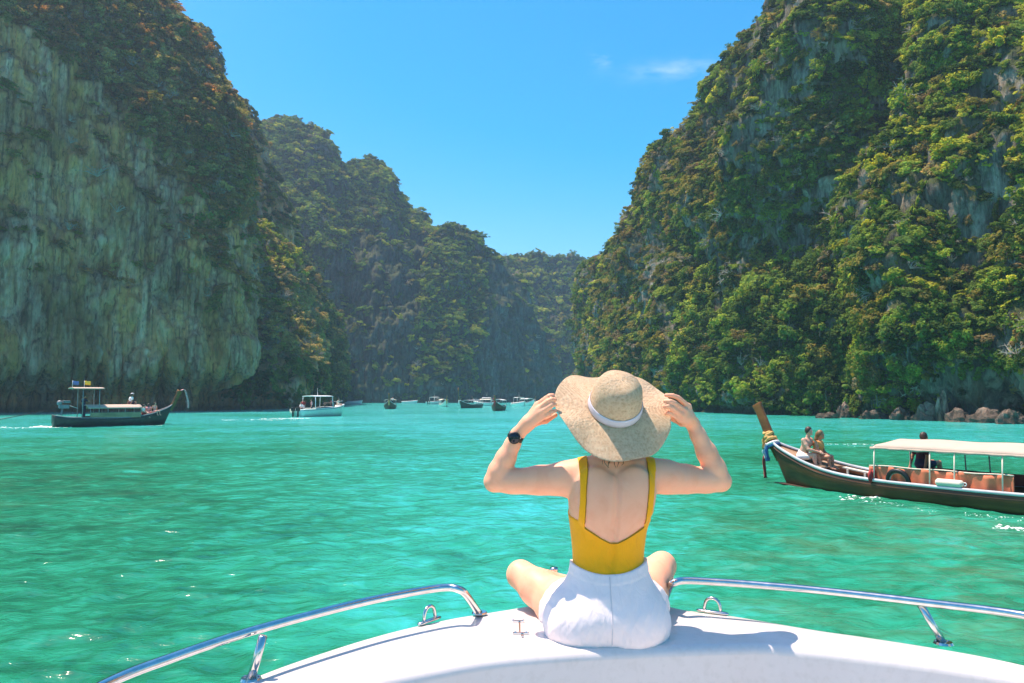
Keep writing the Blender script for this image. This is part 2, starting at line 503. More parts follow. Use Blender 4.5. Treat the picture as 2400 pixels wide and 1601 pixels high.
CL = {}
def cliff(key, label, cols, nu, nv, mat, big=2.2, mid=1.0, fine=0.35, power=1.25, notch=(0, 0), back=30.0, sculpt=None, seed=0.0, bulge=0.0, flute=0.0):
    cols = np.array(cols, float)
    bx = catmull(cols, nu)
    base = np.array([P(c[0], 900, c[1] * KD) for c in bx]); base[:, 2] = -1.5
    top = np.array([P(c[2], c[3], c[4] * KD) for c in bx])
    v = np.linspace(0, 1, nv)
    rows = []
    H = (top[:, 2] - base[:, 2])
    for t in v:
        ph = t ** power
        r_ = base.copy()
        r_[:, :2] = base[:, :2] + (top[:, :2] - base[:, :2]) * ph
        r_[:, 2] = base[:, 2] + H * t
        if bulge:
            away = r_[:, :2] / np.linalg.norm(r_[:, :2], axis=1)[:, None]
            r_[:, :2] -= away * bulge * math.sin(math.pi * t)
        rows.append(r_)
    away = top[:, :2] / np.linalg.norm(top[:, :2], axis=1)[:, None]
    for dist, drop in ((0.04, 0.002), (0.12, 0.012), (0.25, 0.06), (0.45, 0.18), (0.7, 0.42), (1.0, 0.8)):
        r_ = top.copy(); r_[:, :2] += away * back * dist; r_[:, 2] -= drop * H
        rows.append(r_)
    Vt = np.array(rows)
    nr = len(rows)
    def normals(Q):
        du = np.gradient(Q, axis=1); dv = np.gradient(Q, axis=0)
        n = np.cross(du, dv)
        n /= np.maximum(np.linalg.norm(n, axis=2), 1e-6)[..., None]
        return n
    N = normals(Vt)
    fl = Vt.reshape(-1, 3)
    nh = N.reshape(-1, 3).copy()
    q = fl + seed
    px, py = project(fl)
    d = big * fbm(q / np.array([17, 17, 22]), 3) + mid * ridged(q / np.array([5.0, 5.0, 15.0]), 3) * 0.7 + 0.5 * mid * fbm(q / np.array([2.6, 2.6, 6.0]) + 31, 3)
    zz = np.repeat(fl[:, 2][:, None], 1, 1)[:, 0]
    if notch[0]:
        nn = 1 + 0.45 * pnoise(q / np.array([7.0, 7.0, 50.0]) + 3) + 0.45 * ridged(q / np.array([2.2, 2.2, 60.0]) + 8, 2) * 0.6
        d -= notch[1] * sstep(notch[0] * 1.0, notch[0] * 0.35, zz / np.maximum(nn, 0.3)) * np.clip(nn, 0.4, 1.6)
    if flute: d += flute * (ridged(q / np.array([3.2, 3.2, 30.0]) + 5, 2) * 0.6 + ridged(q / np.array([1.3, 1.3, 11.0]), 2) * 0.25)
    if sculpt is not None: d += sculpt(px, py, fl)
    fl = fl + nh * d[:, None]
    Vt = fl.reshape(nr, nu, 3)
    N = normals(Vt)
    q = fl + seed * 1.7
    d2 = fine * (ridged(q / np.array([1.5, 1.5, 5.5]), 3) * 0.7 + 0.6 * fbm(q / 0.9, 2))
    fl = fl + N.reshape(-1, 3) * d2[:, None]
    Vt = fl.reshape(nr, nu, 3)
    i, j = np.meshgrid(np.arange(nr - 1), np.arange(nu - 1), indexing='ij')
    a = (i * nu + j).ravel()
    F = np.stack([a, a + 1, a + nu + 1, a + nu], 1)
    me = mesh_np('rock_cliff', fl, F)
    o = link('rock_cliff', me, mat, smooth=False)
    tag(o, label, kind='structure')
    # faces for planting
    C = Vt[:-1, :-1] * .25 + Vt[1:, :-1] * .25 + Vt[1:, 1:] * .25 + Vt[:-1, 1:] * .25
    d1 = Vt[1:, 1:] - Vt[:-1, :-1]; d2_ = Vt[1:, :-1] - Vt[:-1, 1:]
    nrm = np.cross(d1, d2_); ar = np.linalg.norm(nrm, axis=2); nrm /= np.maximum(ar, 1e-9)[..., None]
    CL[key] = dict(C=C.reshape(-1, 3), N=nrm.reshape(-1, 3), A=(ar * 0.5).ravel(), obj=o)
    return o

M_rock_left = rock_mat('limestone_ochre', (0.19, 0.085, 0.052), (0.62, 0.27, 0.165), (0.85, 0.50, 0.355), (0.80, 0.30, 0.10), 0.9, 0.35, 0.07)  # ochre streaked rock, with warm flare glow put into its tones
M_rock_mid = rock_mat('limestone_shaded_blue', (0.030, 0.032, 0.038), (0.070, 0.072, 0.080), (0.17, 0.155, 0.15), (0.16, 0.12, 0.09), 0.3, 0.75)  # blue haze and shade are put into this rock's dark colour
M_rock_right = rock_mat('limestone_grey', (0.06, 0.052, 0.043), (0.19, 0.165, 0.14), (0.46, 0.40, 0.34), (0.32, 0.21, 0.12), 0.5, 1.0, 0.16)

cliff('left', 'sheer ochre streaked limestone cliff in shade, forest spilling over its rim', [
    (-900, 60, -900, -500, 75), (-520, 82, -520, -420, 98), (-200, 95, -150, -320, 112), (50, 104, 80, -200, 122), (250, 110, 250, -70, 127), (420, 115, 375, 15, 131),
    (515, 118, 455, 140, 133), (553, 121, 520, 320, 134), (560, 130, 545, 400, 146), (556, 152, 540, 430, 165)],
    420, 260, M_rock_left, flute=1.0, big=2.2, mid=1.3, fine=0.45, power=1.6, notch=(6.5, 6.5), back=15, seed=3.0)
cliff('left_far', 'dark steep ridge behind the ochre cliff, dropping to the water', [
    (330, 148, 370, 60, 182), (520, 143, 440, 55, 186), (590, 140, 480, 90, 188), (650, 143, 525, 200, 189), (700, 149, 590, 300, 190), (742, 160, 640, 440, 192),
    (765, 175, 690, 600, 195), (778, 185, 722, 665, 200), (786, 200, 765, 750, 214), (784, 226, 770, 780, 236)],
    260, 190, M_rock_left, big=2.2, mid=1.1, fine=0.4, power=0.72, notch=(4, 2.5), back=40, seed=11.0)
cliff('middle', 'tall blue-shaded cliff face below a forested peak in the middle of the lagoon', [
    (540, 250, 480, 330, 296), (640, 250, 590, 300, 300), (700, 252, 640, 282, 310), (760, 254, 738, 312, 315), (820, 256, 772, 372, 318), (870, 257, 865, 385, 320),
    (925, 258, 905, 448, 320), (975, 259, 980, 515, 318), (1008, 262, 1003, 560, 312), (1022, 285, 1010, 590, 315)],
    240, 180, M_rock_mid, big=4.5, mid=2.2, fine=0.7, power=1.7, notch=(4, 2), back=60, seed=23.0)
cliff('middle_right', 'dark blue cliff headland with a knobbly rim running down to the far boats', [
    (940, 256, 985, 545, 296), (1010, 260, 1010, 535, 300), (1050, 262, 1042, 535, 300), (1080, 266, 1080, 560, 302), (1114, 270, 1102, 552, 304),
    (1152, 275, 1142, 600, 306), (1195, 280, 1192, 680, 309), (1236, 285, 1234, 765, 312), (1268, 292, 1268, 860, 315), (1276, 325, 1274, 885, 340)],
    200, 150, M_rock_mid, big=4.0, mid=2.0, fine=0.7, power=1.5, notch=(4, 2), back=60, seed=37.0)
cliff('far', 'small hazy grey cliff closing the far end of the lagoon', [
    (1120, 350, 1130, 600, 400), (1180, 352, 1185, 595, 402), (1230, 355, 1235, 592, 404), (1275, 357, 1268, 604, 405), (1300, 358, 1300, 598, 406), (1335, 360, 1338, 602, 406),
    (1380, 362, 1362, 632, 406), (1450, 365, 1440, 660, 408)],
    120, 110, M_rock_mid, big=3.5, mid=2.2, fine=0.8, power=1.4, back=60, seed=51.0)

cliff('slope', 'overgrown sunlit ledge at the foot of the dark ridge beside the ochre cliff', [
    (440, 122, 440, 400, 166), (530, 126, 512, 452, 166), (570, 128, 545, 485, 166), (620, 131, 600, 540, 167), (665, 135, 660, 600, 169), (705, 141, 705, 690, 172), (735, 150, 722, 790, 178), (752, 165, 735, 850, 186)],
    150, 110, M_rock_left, big=2.0, mid=1.0, fine=0.4, power=0.9, notch=(3, 2), back=10, seed=91.0)
def sculpt_right(px, py, p):
    # a steep gully, a rib to its right, and broad shoulders
    def along(pts, w):
        best = np.full(len(px), 1e9)
        for (x0, y0), (x1, y1) in zip(pts[:-1], pts[1:]):
            dx, dy = x1 - x0, y1 - y0
            t = np.clip(((px - x0) * dx + (py - y0) * dy) / (dx * dx + dy * dy), 0, 1)
            best = np.minimum(best, (px - x0 - t * dx) ** 2 + (py - y0 - t * dy) ** 2)
        return np.exp(-best / w ** 2)
    fade = sstep(-400, 0, py)
    s = -8.0 * along([(2100, -150), (2060, 60), (2010, 220)], 75)
    s += -5.0 * along([(2010, 220), (1880, 420), (1790, 560)], 70)
    s += 3.0 * along([(2180, -100), (2100, 250), (1960, 480)], 70)
    s += 3.5 * along([(1900, 120), (1760, 330), (1640, 430)], 90)
    s += -4.0 * along([(1860, 640), (1990, 700), (1930, 850)], 60)
    s += 2.5 * along([(2080, 620), (2150, 800)], 80)
    s += -3.5 * along([(1560, 560), (1640, 700)], 45)
    cave = np.exp(-(((px - 2292) / 34) ** 2 + ((py - 905) / 26) ** 2) ** 2)
    s += -4.5 * cave
    s += -1.8 * np.exp(-((px - 2230) / 180) ** 4) * np.exp(-((py - 895) / 45) ** 2)
    return s * fade
cliff('right', 'steep sunlit limestone cliff overgrown with green and olive forest', [
    (1334, 215, 1340, 700, 222), (1350, 198, 1352, 655, 210), (1392, 172, 1392, 595, 188), (1446, 150, 1436, 522, 168), (1505, 132, 1500, 425, 152), (1600, 110, 1605, 300, 135), (1720, 97, 1690, 175, 126),
    (1900, 84, 1768, -20, 122), (2120, 73, 1900, -300, 118), (2351, 64, 2250, -520, 112), (2700, 54, 2650, -560, 100), (3200, 42, 3150, -500, 80)],
    420, 260, M_rock_right, big=3.4, mid=1.7, fine=0.5, power=1.15, notch=(2.6, 2.2), back=45, sculpt=sculpt_right, seed=71.0)

# ------------------------------------------------------------------ foliage
def foliage_mat(name, trans=0.3):
    m, nt, b = new_mat(name)
    nt.nodes.remove(b)
    out = [n for n in nt.nodes if n.type == 'OUTPUT_MATERIAL'][0]
    t = nd(nt, 'ShaderNodeAttribute', attribute_name='tint', attribute_type='INSTANCER')
    v = nd(nt, 'ShaderNodeAttribute', attribute_name='leaf')
    c = mixc(nt, 1.0, t.outputs['Color'], v.outputs['Color'], 'MULTIPLY')
    df = nd(nt, 'ShaderNodeBsdfDiffuse'); nt.links.new(c, df.inputs[0])
    tl = nd(nt, 'ShaderNodeBsdfTranslucent')
    nt.links.new(mixc(nt, 1.0, c, (1.25, 1.2, 0.5), 'MULTIPLY'), tl.inputs[0])
    mx = nd(nt, 'ShaderNodeMixShader', i_0=trans)
    nt.links.new(df.outputs[0], mx.inputs[1]); nt.links.new(tl.outputs[0], mx.inputs[2])
    nt.links.new(mx.outputs[0], out.inputs[0])
    return m
M_leaf = foliage_mat('leaves', 0.42)
M_bark = simple_mat('pale_bark', (0.11, 0.09, 0.07), 0.9, bump=0.5, bscale=12, mscale=(1, 1, 0.2))

def crown_mesh(name, seed, lobes=9, leaves=420, size=0.15, squash=0.8, sparse=0.0, droop=0.0, up=0.6, spread=0.72):
    r = np.random.default_rng(seed)
    cen = r.normal(size=(lobes, 3)); cen /= np.linalg.norm(cen, axis=1)[:, None]
    cen *= r.uniform(0.2, spread + 0.15, (lobes, 1)); cen[:, 2] = cen[:, 2] * squash * 0.8 + 0.1
    rad = r.uniform(0.14, 0.42, lobes)
    w = rad ** 2 / (rad ** 2).sum()
    k = r.choice(lobes, leaves, p=w)
    d = r.normal(size=(leaves, 3)); d /= np.linalg.norm(d, axis=1)[:, None]
    rr = rad[k] * r.uniform(0.55 - 0.4 * sparse, 1.05, leaves) ** 0.7
    c = cen[k] + d * rr[:, None] * np.array([1, 1, squash])
    c[:, 2] -= droop * (c[:, 0] ** 2 + c[:, 1] ** 2)
    n = d + np.array([0, 0, up]) + r.normal(size=(leaves, 3)) * 0.55
    n /= np.linalg.norm(n, axis=1)[:, None]
    a = np.cross(n, r.normal(size=(leaves, 3))); a /= np.linalg.norm(a, axis=1)[:, None]
    b = np.cross(n, a)
    s = size * r.uniform(0.6, 1.45, leaves)
    la, lb = (s * r.uniform(0.8, 1.3, leaves))[:, None], (s * r.uniform(0.45, 0.8, leaves))[:, None]
    bend = (s * 0.35)[:, None]
    # a small folded spray: five points, three faces
    V = np.stack([c - a * la - n * bend, c + b * lb, c + a * la - n * bend, c - b * lb, c + n * bend * 0.5], 1).reshape(-1, 3)
    o = np.arange(leaves)[:, None] * 5
    F = np.concatenate([o + np.array([[0, 3, 4]]), o + np.array([[3, 2, 4]]), o + np.array([[2, 1, 4]]), o + np.array([[1, 0, 4]])])
    me = mesh_np(name, V, F)
    tone = r.uniform(0.62, 1.3, leaves) * (0.85 + 0.3 * r.random(lobes)[k])
    col = np.ones((leaves, 5, 4), np.float32)
    warm = r.normal(0, 0.10, leaves)
    col[:, :, 0] = (tone * (1 + warm))[:, None]; col[:, :, 1] = tone[:, None]; col[:, :, 2] = (tone * (1 - warm))[:, None]
    at = me.color_attributes.new('leaf', 'FLOAT_COLOR', 'POINT'); at.data.foreach_set('color', col.ravel())
    me.materials.append(M_leaf)
    return me
CROWNS = [crown_mesh('crown', 100 + i, lobes=9 + 2 * (i % 5), leaves=560, size=0.088 + 0.010 * (i % 3), squash=0.6 + 0.16 * (i % 3), sparse=0.7, spread=0.72 + 0.1 * (i % 4)) for i in range(8)]
SPARSE = [crown_mesh('crown', 200 + i, lobes=8, leaves=380, size=0.065, squash=0.7, sparse=0.9, up=0.3) for i in range(3)]
HANG = [crown_mesh('crown', 300 + i, lobes=8, leaves=420, size=0.09, squash=1.5, sparse=0.3, droop=0.7, up=0.1) for i in range(2)]
M_twig = simple_mat('bare_twigs', (0.34, 0.29, 0.24), 0.9, var=0.3, nscale=2)
def bare_mesh(seed):
    r = random.Random(seed); mb = MB()
    for k in range(11):
        an = r.uniform(0, 6.28); el = r.uniform(0.25, 1.3); L = r.uniform(0.7, 1.15)
        e = Vector((math.cos(an) * math.cos(el), math.sin(an) * math.cos(el), math.sin(el))) * L
        m1 = e * 0.5 + Vector((r.uniform(-.1, .1), r.uniform(-.1, .1), r.uniform(-.05, .12)))
        mb.tube([(0, 0, -0.25), m1, e], [0.035, 0.022, 0.008], 4, caps=False)
        for q in range(3):
            b_ = m1.lerp(e, r.uniform(0.1, 0.8)); f = b_ + Vector((r.uniform(-.35, .35), r.uniform(-.35, .35), r.uniform(-.05, .4)))
            mb.tube([b_, b_.lerp(f, .5) + Vector((0, 0, .04)), f], [0.016, 0.011, 0.005], 3, caps=False)
    me = bpy.data.meshes.new('bare_branches'); me.from_pydata(mb.v, [], mb.f); me.update(); me.materials.append(M_twig)
    return me
BARE = [bare_mesh(i) for i in range(3)]
ALL_V = CROWNS + SPARSE + HANG + BARE          # variant index
src_col = bpy.data.collections.new('foliage_shapes')      # shapes the scattered foliage draws on
for i, me in enumerate(ALL_V):
    ob = bpy.data.objects.new('clump_%02d' % i, me); src_col.objects.link(ob)

PAL = dict(dark=(0.045, 0.085, 0.024), green=(0.115, 0.19, 0.04), bright=(0.235, 0.32, 0.05), lime=(0.40, 0.42, 0.055), olive=(0.24, 0.215, 0.055),
           brown=(0.235, 0.175, 0.08), grey=(0.25, 0.22, 0.16), straw=(0.46, 0.35, 0.135), rust=(0.44, 0.21, 0.075))  # last tint carries the lens-flare glow as leaf colour
def pick_tint(r, weights):
    ks = list(weights); w = np.array([weights[k] for k in ks], float); w /= w.sum()
    k = ks[r.choice(len(ks), p=w)]
    c = np.array(PAL[k]) * r.uniform(0.8, 1.25)
    return k, c

def plant(key, count, dens, r0, r1, palette, seed, min_gap=0.75):
    """points on a cliff: dens(px,py,p,n)->0..1, palette(px,py,p,noise)->weights"""
    d = CL[key]; r = np.random.default_rng(seed)
    px, py = project(d['C'])
    vis = (px > -120) & (px < 2480) & (py > -260) & (d['C'][:, 2] > 1.2)
    view = d['C'] - np.array([0, 0, CAM_H]); view /= np.linalg.norm(view, axis=1)[:, None]
    facing = -(view * d['N']).sum(1)
    vis &= facing > -0.45
    w = np.where(vis, d['A'] * dens(px, py, d['C'], d['N']) * np.clip(facing + 0.55, 0.12, 1), 0)
    idx = r.choice(len(w), count * 3, p=w / w.sum())
    pts = d['C'][idx] + r.normal(size=(len(idx), 3)) * 0.2
    nr = d['N'][idx]
    rad = r0 + (r1 - r0) * r.beta(1.1, 3.4, len(idx))
    if key == 'right': rad = rad * np.where((py[idx] > 610) & (px[idx] > 1560) & (px[idx] < 2020), 1.45, 1.0)
    order = np.argsort(-rad)
    grid = {}; keep = []
    cs = r1 * min_gap
    for i in order:
        p = pts[i]; cell = tuple((p / cs).astype(int)); ok = True
        for dx in (-1, 0, 1):
            for dy in (-1, 0, 1):
                for dz in (-1, 0, 1):
                    for j in grid.get((cell[0] + dx, cell[1] + dy, cell[2] + dz), ()):
                        if np.sum((pts[j] - p) ** 2) < (min_gap * 0.5 * (rad[i] + rad[j])) ** 2: ok = False; break
                    if not ok: break
                if not ok: break
            if not ok: break
        if ok:
            grid.setdefault(cell, []).append(i); keep.append(i)
            if len(keep) >= count: break
    keep = np.array(keep)
    p, n, rd = pts[keep], nr[keep], rad[keep]
    px, py = px[idx][keep], py[idx][keep]
    nz = fbm(p / 9.0 + seed, 2)
    out = []
    for i in range(len(keep)):
        w_ = palette(px[i], py[i], p[i], nz[i])
        k, c = pick_tint(r, w_)
        if (k == 'grey' and r.random() < 0.5) or r.random() < 0.02: v = len(CROWNS) + len(SPARSE) + len(HANG) + int(r.integers(len(BARE)))
        elif k in ('grey', 'straw', 'brown', 'rust') and r.random() < 0.55: v = len(CROWNS) + int(r.integers(len(SPARSE)))
        elif n[i][2] < 0.05 and r.random() < 0.4: v = len(CROWNS) + len(SPARSE) + int(r.integers(len(HANG)))
        else: v = int(r.integers(len(CROWNS)))
        out.append([p[i] + n[i] * rd[i] * 0.35 + np.array([0, 0, rd[i] * 0.15]), rd[i], v, c, k, px[i], py[i], n[i]])
    return out

def gn_tree():
    ng = bpy.data.node_groups.new('scatter_clumps', 'GeometryNodeTree')
    ng.interface.new_socket('Geometry', in_out='INPUT', socket_type='NodeSocketGeometry')
    ng.interface.new_socket('Geometry', in_out='OUTPUT', socket_type='NodeSocketGeometry')
    N = ng.nodes; L = ng.links
    gi = N.new('NodeGroupInput'); go = N.new('NodeGroupOutput')
    ip = N.new('GeometryNodeInstanceOnPoints')
    ci = N.new('GeometryNodeCollectionInfo'); ci.inputs['Collection'].default_value = src_col
    ci.inputs['Separate Children'].default_value = True; ci.inputs['Reset Children'].default_value = True
    ip.inputs['Pick Instance'].default_value = True
    def na(name, t):
        n = N.new('GeometryNodeInputNamedAttribute'); n.data_type = t; n.inputs['Name'].default_value = name
        return n.outputs['Attribute']
    L.new(gi.outputs[0], ip.inputs['Points']); L.new(ci.outputs[0], ip.inputs['Instance'])
    L.new(na('pick', 'INT'), ip.inputs['Instance Index'])
    L.new(na('turn', 'FLOAT_VECTOR'), ip.inputs['Rotation'])
    L.new(na('size', 'FLOAT_VECTOR'), ip.inputs['Scale'])
    L.new(ip.outputs[0], go.inputs[0])
    return ng
GN = gn_tree()
def scatter(name, items, label, seed):
    r = np.random.default_rng(seed)
    me = bpy.data.meshes.new(name)
    me.from_pydata([tuple(i[0]) for i in items], [], [])
    n = len(items)
    a = me.attributes.new('pick', 'INT', 'POINT'); a.data.foreach_set('value', np.array([i[2] for i in items], np.int32))
    t = np.zeros((n, 3), np.float32)
    for q, it in enumerate(items):
        ax = Vector(it[7]) * r.uniform(0.2, 1.0) + Vector((0, 0, r.uniform(0.3, 0.8))) + Vector(r.normal(0, 0.2, 3))
        t[q] = (ax.to_track_quat('Z', 'Y').to_matrix() @ Matrix.Rotation(r.uniform(0, 6.28), 3, 'Z')).to_euler()
    a = me.attributes.new('turn', 'FLOAT_VECTOR', 'POINT'); a.data.foreach_set('vector', t.ravel())
    s = np.array([i[1] for i in items], np.float32)[:, None] * r.uniform(0.75, 1.4, (n, 3)).astype(np.float32) * np.array([1.2, 1.2, 0.72], np.float32)
    a = me.attributes.new('size', 'FLOAT_VECTOR', 'POINT'); a.data.foreach_set('vector', s.astype(np.float32).ravel())
    c = np.ones((n, 4), np.float32); c[:, :3] = np.array([i[3] for i in items])
    a = me.attributes.new('tint', 'FLOAT_COLOR', 'POINT'); a.data.foreach_set('color', c.ravel())
    o = link(name, me, M_leaf)
    md = o.modifiers.new('scatter', 'NODES'); md.node_group = GN
    tag(o, label, kind='stuff')
    return o

# trunks for the single trees (unit height 1, base at 0)
def trunk_mesh(seed):
    r = random.Random(seed); mb = MB()
    b = [(0, 0, -0.2), (0.03 * r.uniform(-1, 1), 0.03, -0.1), (0.10 * r.uniform(-1, 1), 0.08 * r.uniform(-1, 1), 0.45), (0.05, 0.0, 0.85)]
    mb.tube(catmull(b, 8), list(np.linspace(0.075, 0.03, 8)), 7)
    for k in range(4):
        an = k * 1.6 + r.random(); z0 = 0.15 + 0.15 * k
        e = (0.62 * math.cos(an), 0.62 * math.sin(an), z0 + 0.45)
        mb.tube(catmull([(0.03, 0.02, z0), (e[0] * 0.5, e[1] * 0.5, z0 + 0.28), e], 5), [0.032, 0.026, 0.02, 0.014, 0.008], 5)
    me = bpy.data.meshes.new('trunk'); me.from_pydata(mb.v, [], mb.f); me.update(); me.materials.append(M_bark)
    return me
TRUNKS = [trunk_mesh(i) for i in range(4)]
KIND_WORDS = dict(dark='dark green', green='leafy green', bright='bright green', lime='yellow-green', olive='olive green', brown='brownish', grey='bare grey-brown', straw='straw-yellow', rust='rust brown')
SINGLES = []
def single_tree(it, where, group, r):
    p, rd, v, c, k = it[:5]
    shape = 'tall' if v % 3 == 2 else ('broad' if v % 3 == 0 else 'bushy')
    root = empty('cliff_tree', tuple(p - np.array([0, 0, rd * 0.9])), r.uniform(0, 6.28), None, 'tree', group)
    SINGLES.append((it[5], '%s %s tree %s' % (shape, KIND_WORDS[k], where), root))
    tr = link('trunk', TRUNKS[v % len(TRUNKS)], None, root); tr.scale = (rd * .8, rd * .8, rd * 0.95); tr.location = (0, 0, rd * 0.12)
    cr = link('crown', ALL_V[v], None, root); cr.location = (0, 0, rd * 0.9); cr.scale = (rd * r.uniform(0.95, 1.2), rd * r.uniform(0.95, 1.2), rd * r.uniform(0.9, 1.15))
    cr['tint'] = [float(x) for x in c]
    return root
ORD = ['leftmost', 'second', 'third', 'fourth', 'fifth', 'sixth', 'seventh', 'eighth', 'ninth', 'tenth', 'eleventh', 'twelfth', 'thirteenth', 'fourteenth', 'fifteenth']
def name_singles():
    by = {}
    for x, lab, o in SINGLES: by.setdefault(lab, []).append((x, o))
    for lab, l in by.items():
        l.sort(key=lambda t: t[0])
        for i, (x, o) in enumerate(l):
            o['label'] = lab if len(l) == 1 else (('leftmost ' if i == 0 else 'rightmost ' if i == len(l) - 1 else ORD[min(i, 14)] + ' from left ') + lab)

def inside(px, py, poly):
    n = len(poly); c = np.zeros(np.shape(px), bool); j = n - 1
    for i in range(n):
        xi, yi = poly[i]; xj, yj = poly[j]
        c ^= ((yi > py) != (yj > py)) & (px < (xj - xi) * (py - yi) / (yj - yi + 1e-9) + xi)
        j = i
    return c
# right cliff
def dens_right(px, py, p, n):
    w = 0.10 + 0.9 * sstep(-0.28, 0.12, fbm(p / np.array([6.0, 6.0, 13.0]), 3)) + 0.3 * sstep(0.2, 0.6, n[:, 2])
    rock = inside(px, py, [(1445, 520), (1560, 540), (1590, 640), (1560, 760), (1480, 740), (1440, 620)]) * 0.7
    rock = np.maximum(rock, inside(px, py, [(2250, 270), (2340, 330), (2330, 470), (2230, 480), (2110, 500), (2100, 440)]) * 0.75)
    rock = np.maximum(rock, inside(px, py, [(1700, 40), (1780, -20), (1790, 60), (1720, 170), (1690, 160)]) * 0.6)
    rock = np.maximum(rock, inside(px, py, [(2120, 860), (2400, 840), (2400, 985), (1880, 985), (1880, 930), (2120, 930)]) * 0.97)
    rock = np.maximum(rock, inside(px, py, [(1320, 700), (1340, 760), (1330, 850), (1312, 850), (1305, 700)]) * 0.5)
    return w * (1 - rock)
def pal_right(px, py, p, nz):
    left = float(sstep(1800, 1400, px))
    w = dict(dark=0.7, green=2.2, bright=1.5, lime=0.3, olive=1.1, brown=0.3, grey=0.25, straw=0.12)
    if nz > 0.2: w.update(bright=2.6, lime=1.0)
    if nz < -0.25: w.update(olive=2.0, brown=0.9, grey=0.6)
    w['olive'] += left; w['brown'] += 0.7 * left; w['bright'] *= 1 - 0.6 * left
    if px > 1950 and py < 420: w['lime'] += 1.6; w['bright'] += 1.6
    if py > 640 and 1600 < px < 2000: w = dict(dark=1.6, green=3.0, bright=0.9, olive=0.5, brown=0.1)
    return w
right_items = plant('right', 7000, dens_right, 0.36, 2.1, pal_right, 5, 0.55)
vis_r = [i for i in right_items if -20 < i[5] < 2370 and 0 < i[6] < 975]
big_r = sorted([i for i in vis_r if i[2] < len(CROWNS) + len(SPARSE) + len(HANG)], key=lambda i: -(i[1] / np.linalg.norm(i[0])))[:210]
ids = set(map(id, big_r))
for it in big_r:
    y = it[6]; x = it[5]
    row = 'just above the water' if y > 780 else 'low on cliff' if y > 580 else 'halfway up cliff' if y > 340 else 'high on cliff'
    cl = 'behind the straw hat' if x < 1560 else 'left of the longtail prow' if x < 1700 else 'above the longtail prow' if x < 1830 else 'above the embracing couple' if x < 1980 else 'above the cream canopy' if x < 2180 else 'by the right edge'
    where = row + ' ' + cl
    single_tree(it, where, 'trees growing on the sunlit cliff', rnd)
scatter('cliff_foliage', [i for i in right_items if id(i) not in ids], 'dense green and olive bushes covering the sunlit cliff', 1)
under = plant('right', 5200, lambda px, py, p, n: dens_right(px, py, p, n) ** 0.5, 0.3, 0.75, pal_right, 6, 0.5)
scatter('cliff_undergrowth', under, 'low scrub and creepers between the trees of the sunlit cliff', 2)

# left cliff: forest on the rim, a few plants on the face
RIM = [(-200, -300), (380, -60), (560, 250), (560, 480), (480, 430), (330, 330), (300, 240), (200, 170), (60, 60), (-200, 20)]
def dens_left(px, py, p, n):
    return 0.002 + 1.0 * inside(px, py, RIM) + 0.7 * ((px > 470) & (py < 500)) + 0.10 * ((px > 440) & (py < 700)) + 0.6 * sstep(0.45, 0.8, n[:, 2]) * (p[:, 2] > 20)
def pal_left(px, py, p, nz):
    return dict(rust=2.0, brown=1.0, olive=1.0, straw=1.4 + max(0, nz), green=0.3, grey=0.6)  # orange flare over the rim is painted into the leaves
left_items = plant('left', 2400, dens_left, 0.6, 2.4, pal_left, 15, 0.6)
big_l = sorted([i for i in left_items if i[2] < len(CROWNS) + len(SPARSE) + len(HANG) and i[5] > -10 and i[6] > 5], key=lambda i: -i[1])[:40]
ids = set(map(id, big_l))
for it in big_l:
    single_tree(it, 'on the ochre cliff rim' if it[6] < 250 else 'on the ochre cliff edge', 'trees on the rim of the ochre cliff', rnd)
scatter('cliff_foliage', [i for i in left_items if id(i) not in ids], 'flare-tinted brown and olive scrub hanging over the rim of the ochre cliff', 3)
# ridge behind it
def dens_lf(px, py, p, n):
    return 0.06 + 0.5 * ((py > 660) & (px > 690)) + 0.25 * sstep(0.3, 0.6, n[:, 2]) + 0.2 * (py < 250)
lf_items = plant('left_far', 1900, dens_lf, 0.8, 2.8, lambda px, py, p, nz: dict(dark=1.4, green=1.4, olive=1.5, brown=0.8), 25, 0.6)
scatter('cliff_foliage', lf_items, 'dark scrub on the ridge behind the ochre cliff', 4)
# the ledge of trees in front of it
def pal_slope(px, py, p, nz):  # sunlit yellow above and dark shaded foot are put into the leaf tints
    if py < 610: return dict(lime=2.0, olive=0.3, straw=1.6, bright=0.8)
    if py < 830: return dict(grey=1.2, brown=0.3, olive=0.4, straw=2.4, bright=0.5)
    return dict(dark=2, green=2, olive=0.6)
sl_items = plant('slope', 900, lambda px, py, p, n: 0.5 + 0.8 * (py < 820), 0.7, 2.6, pal_slope, 26, 0.6)
big_f = sorted([i for i in sl_items if i[2] < len(CROWNS) + len(SPARSE) + len(HANG) and 545 < i[5] < 740 and i[6] < 840], key=lambda i: -i[1])[:40]
ids = set(map(id, big_f))
for it in big_f:
    single_tree(it, 'on ledge beside ochre cliff, %s' % ('near its top' if it[6] < 600 else 'midway' if it[6] < 720 else 'near its foot'), 'trees on the ledge beside the ochre cliff', rnd)
scatter('cliff_foliage', [i for i in sl_items if id(i) not in ids], 'straw and green scrub on the sunlit ledge beside the ochre cliff', 8)
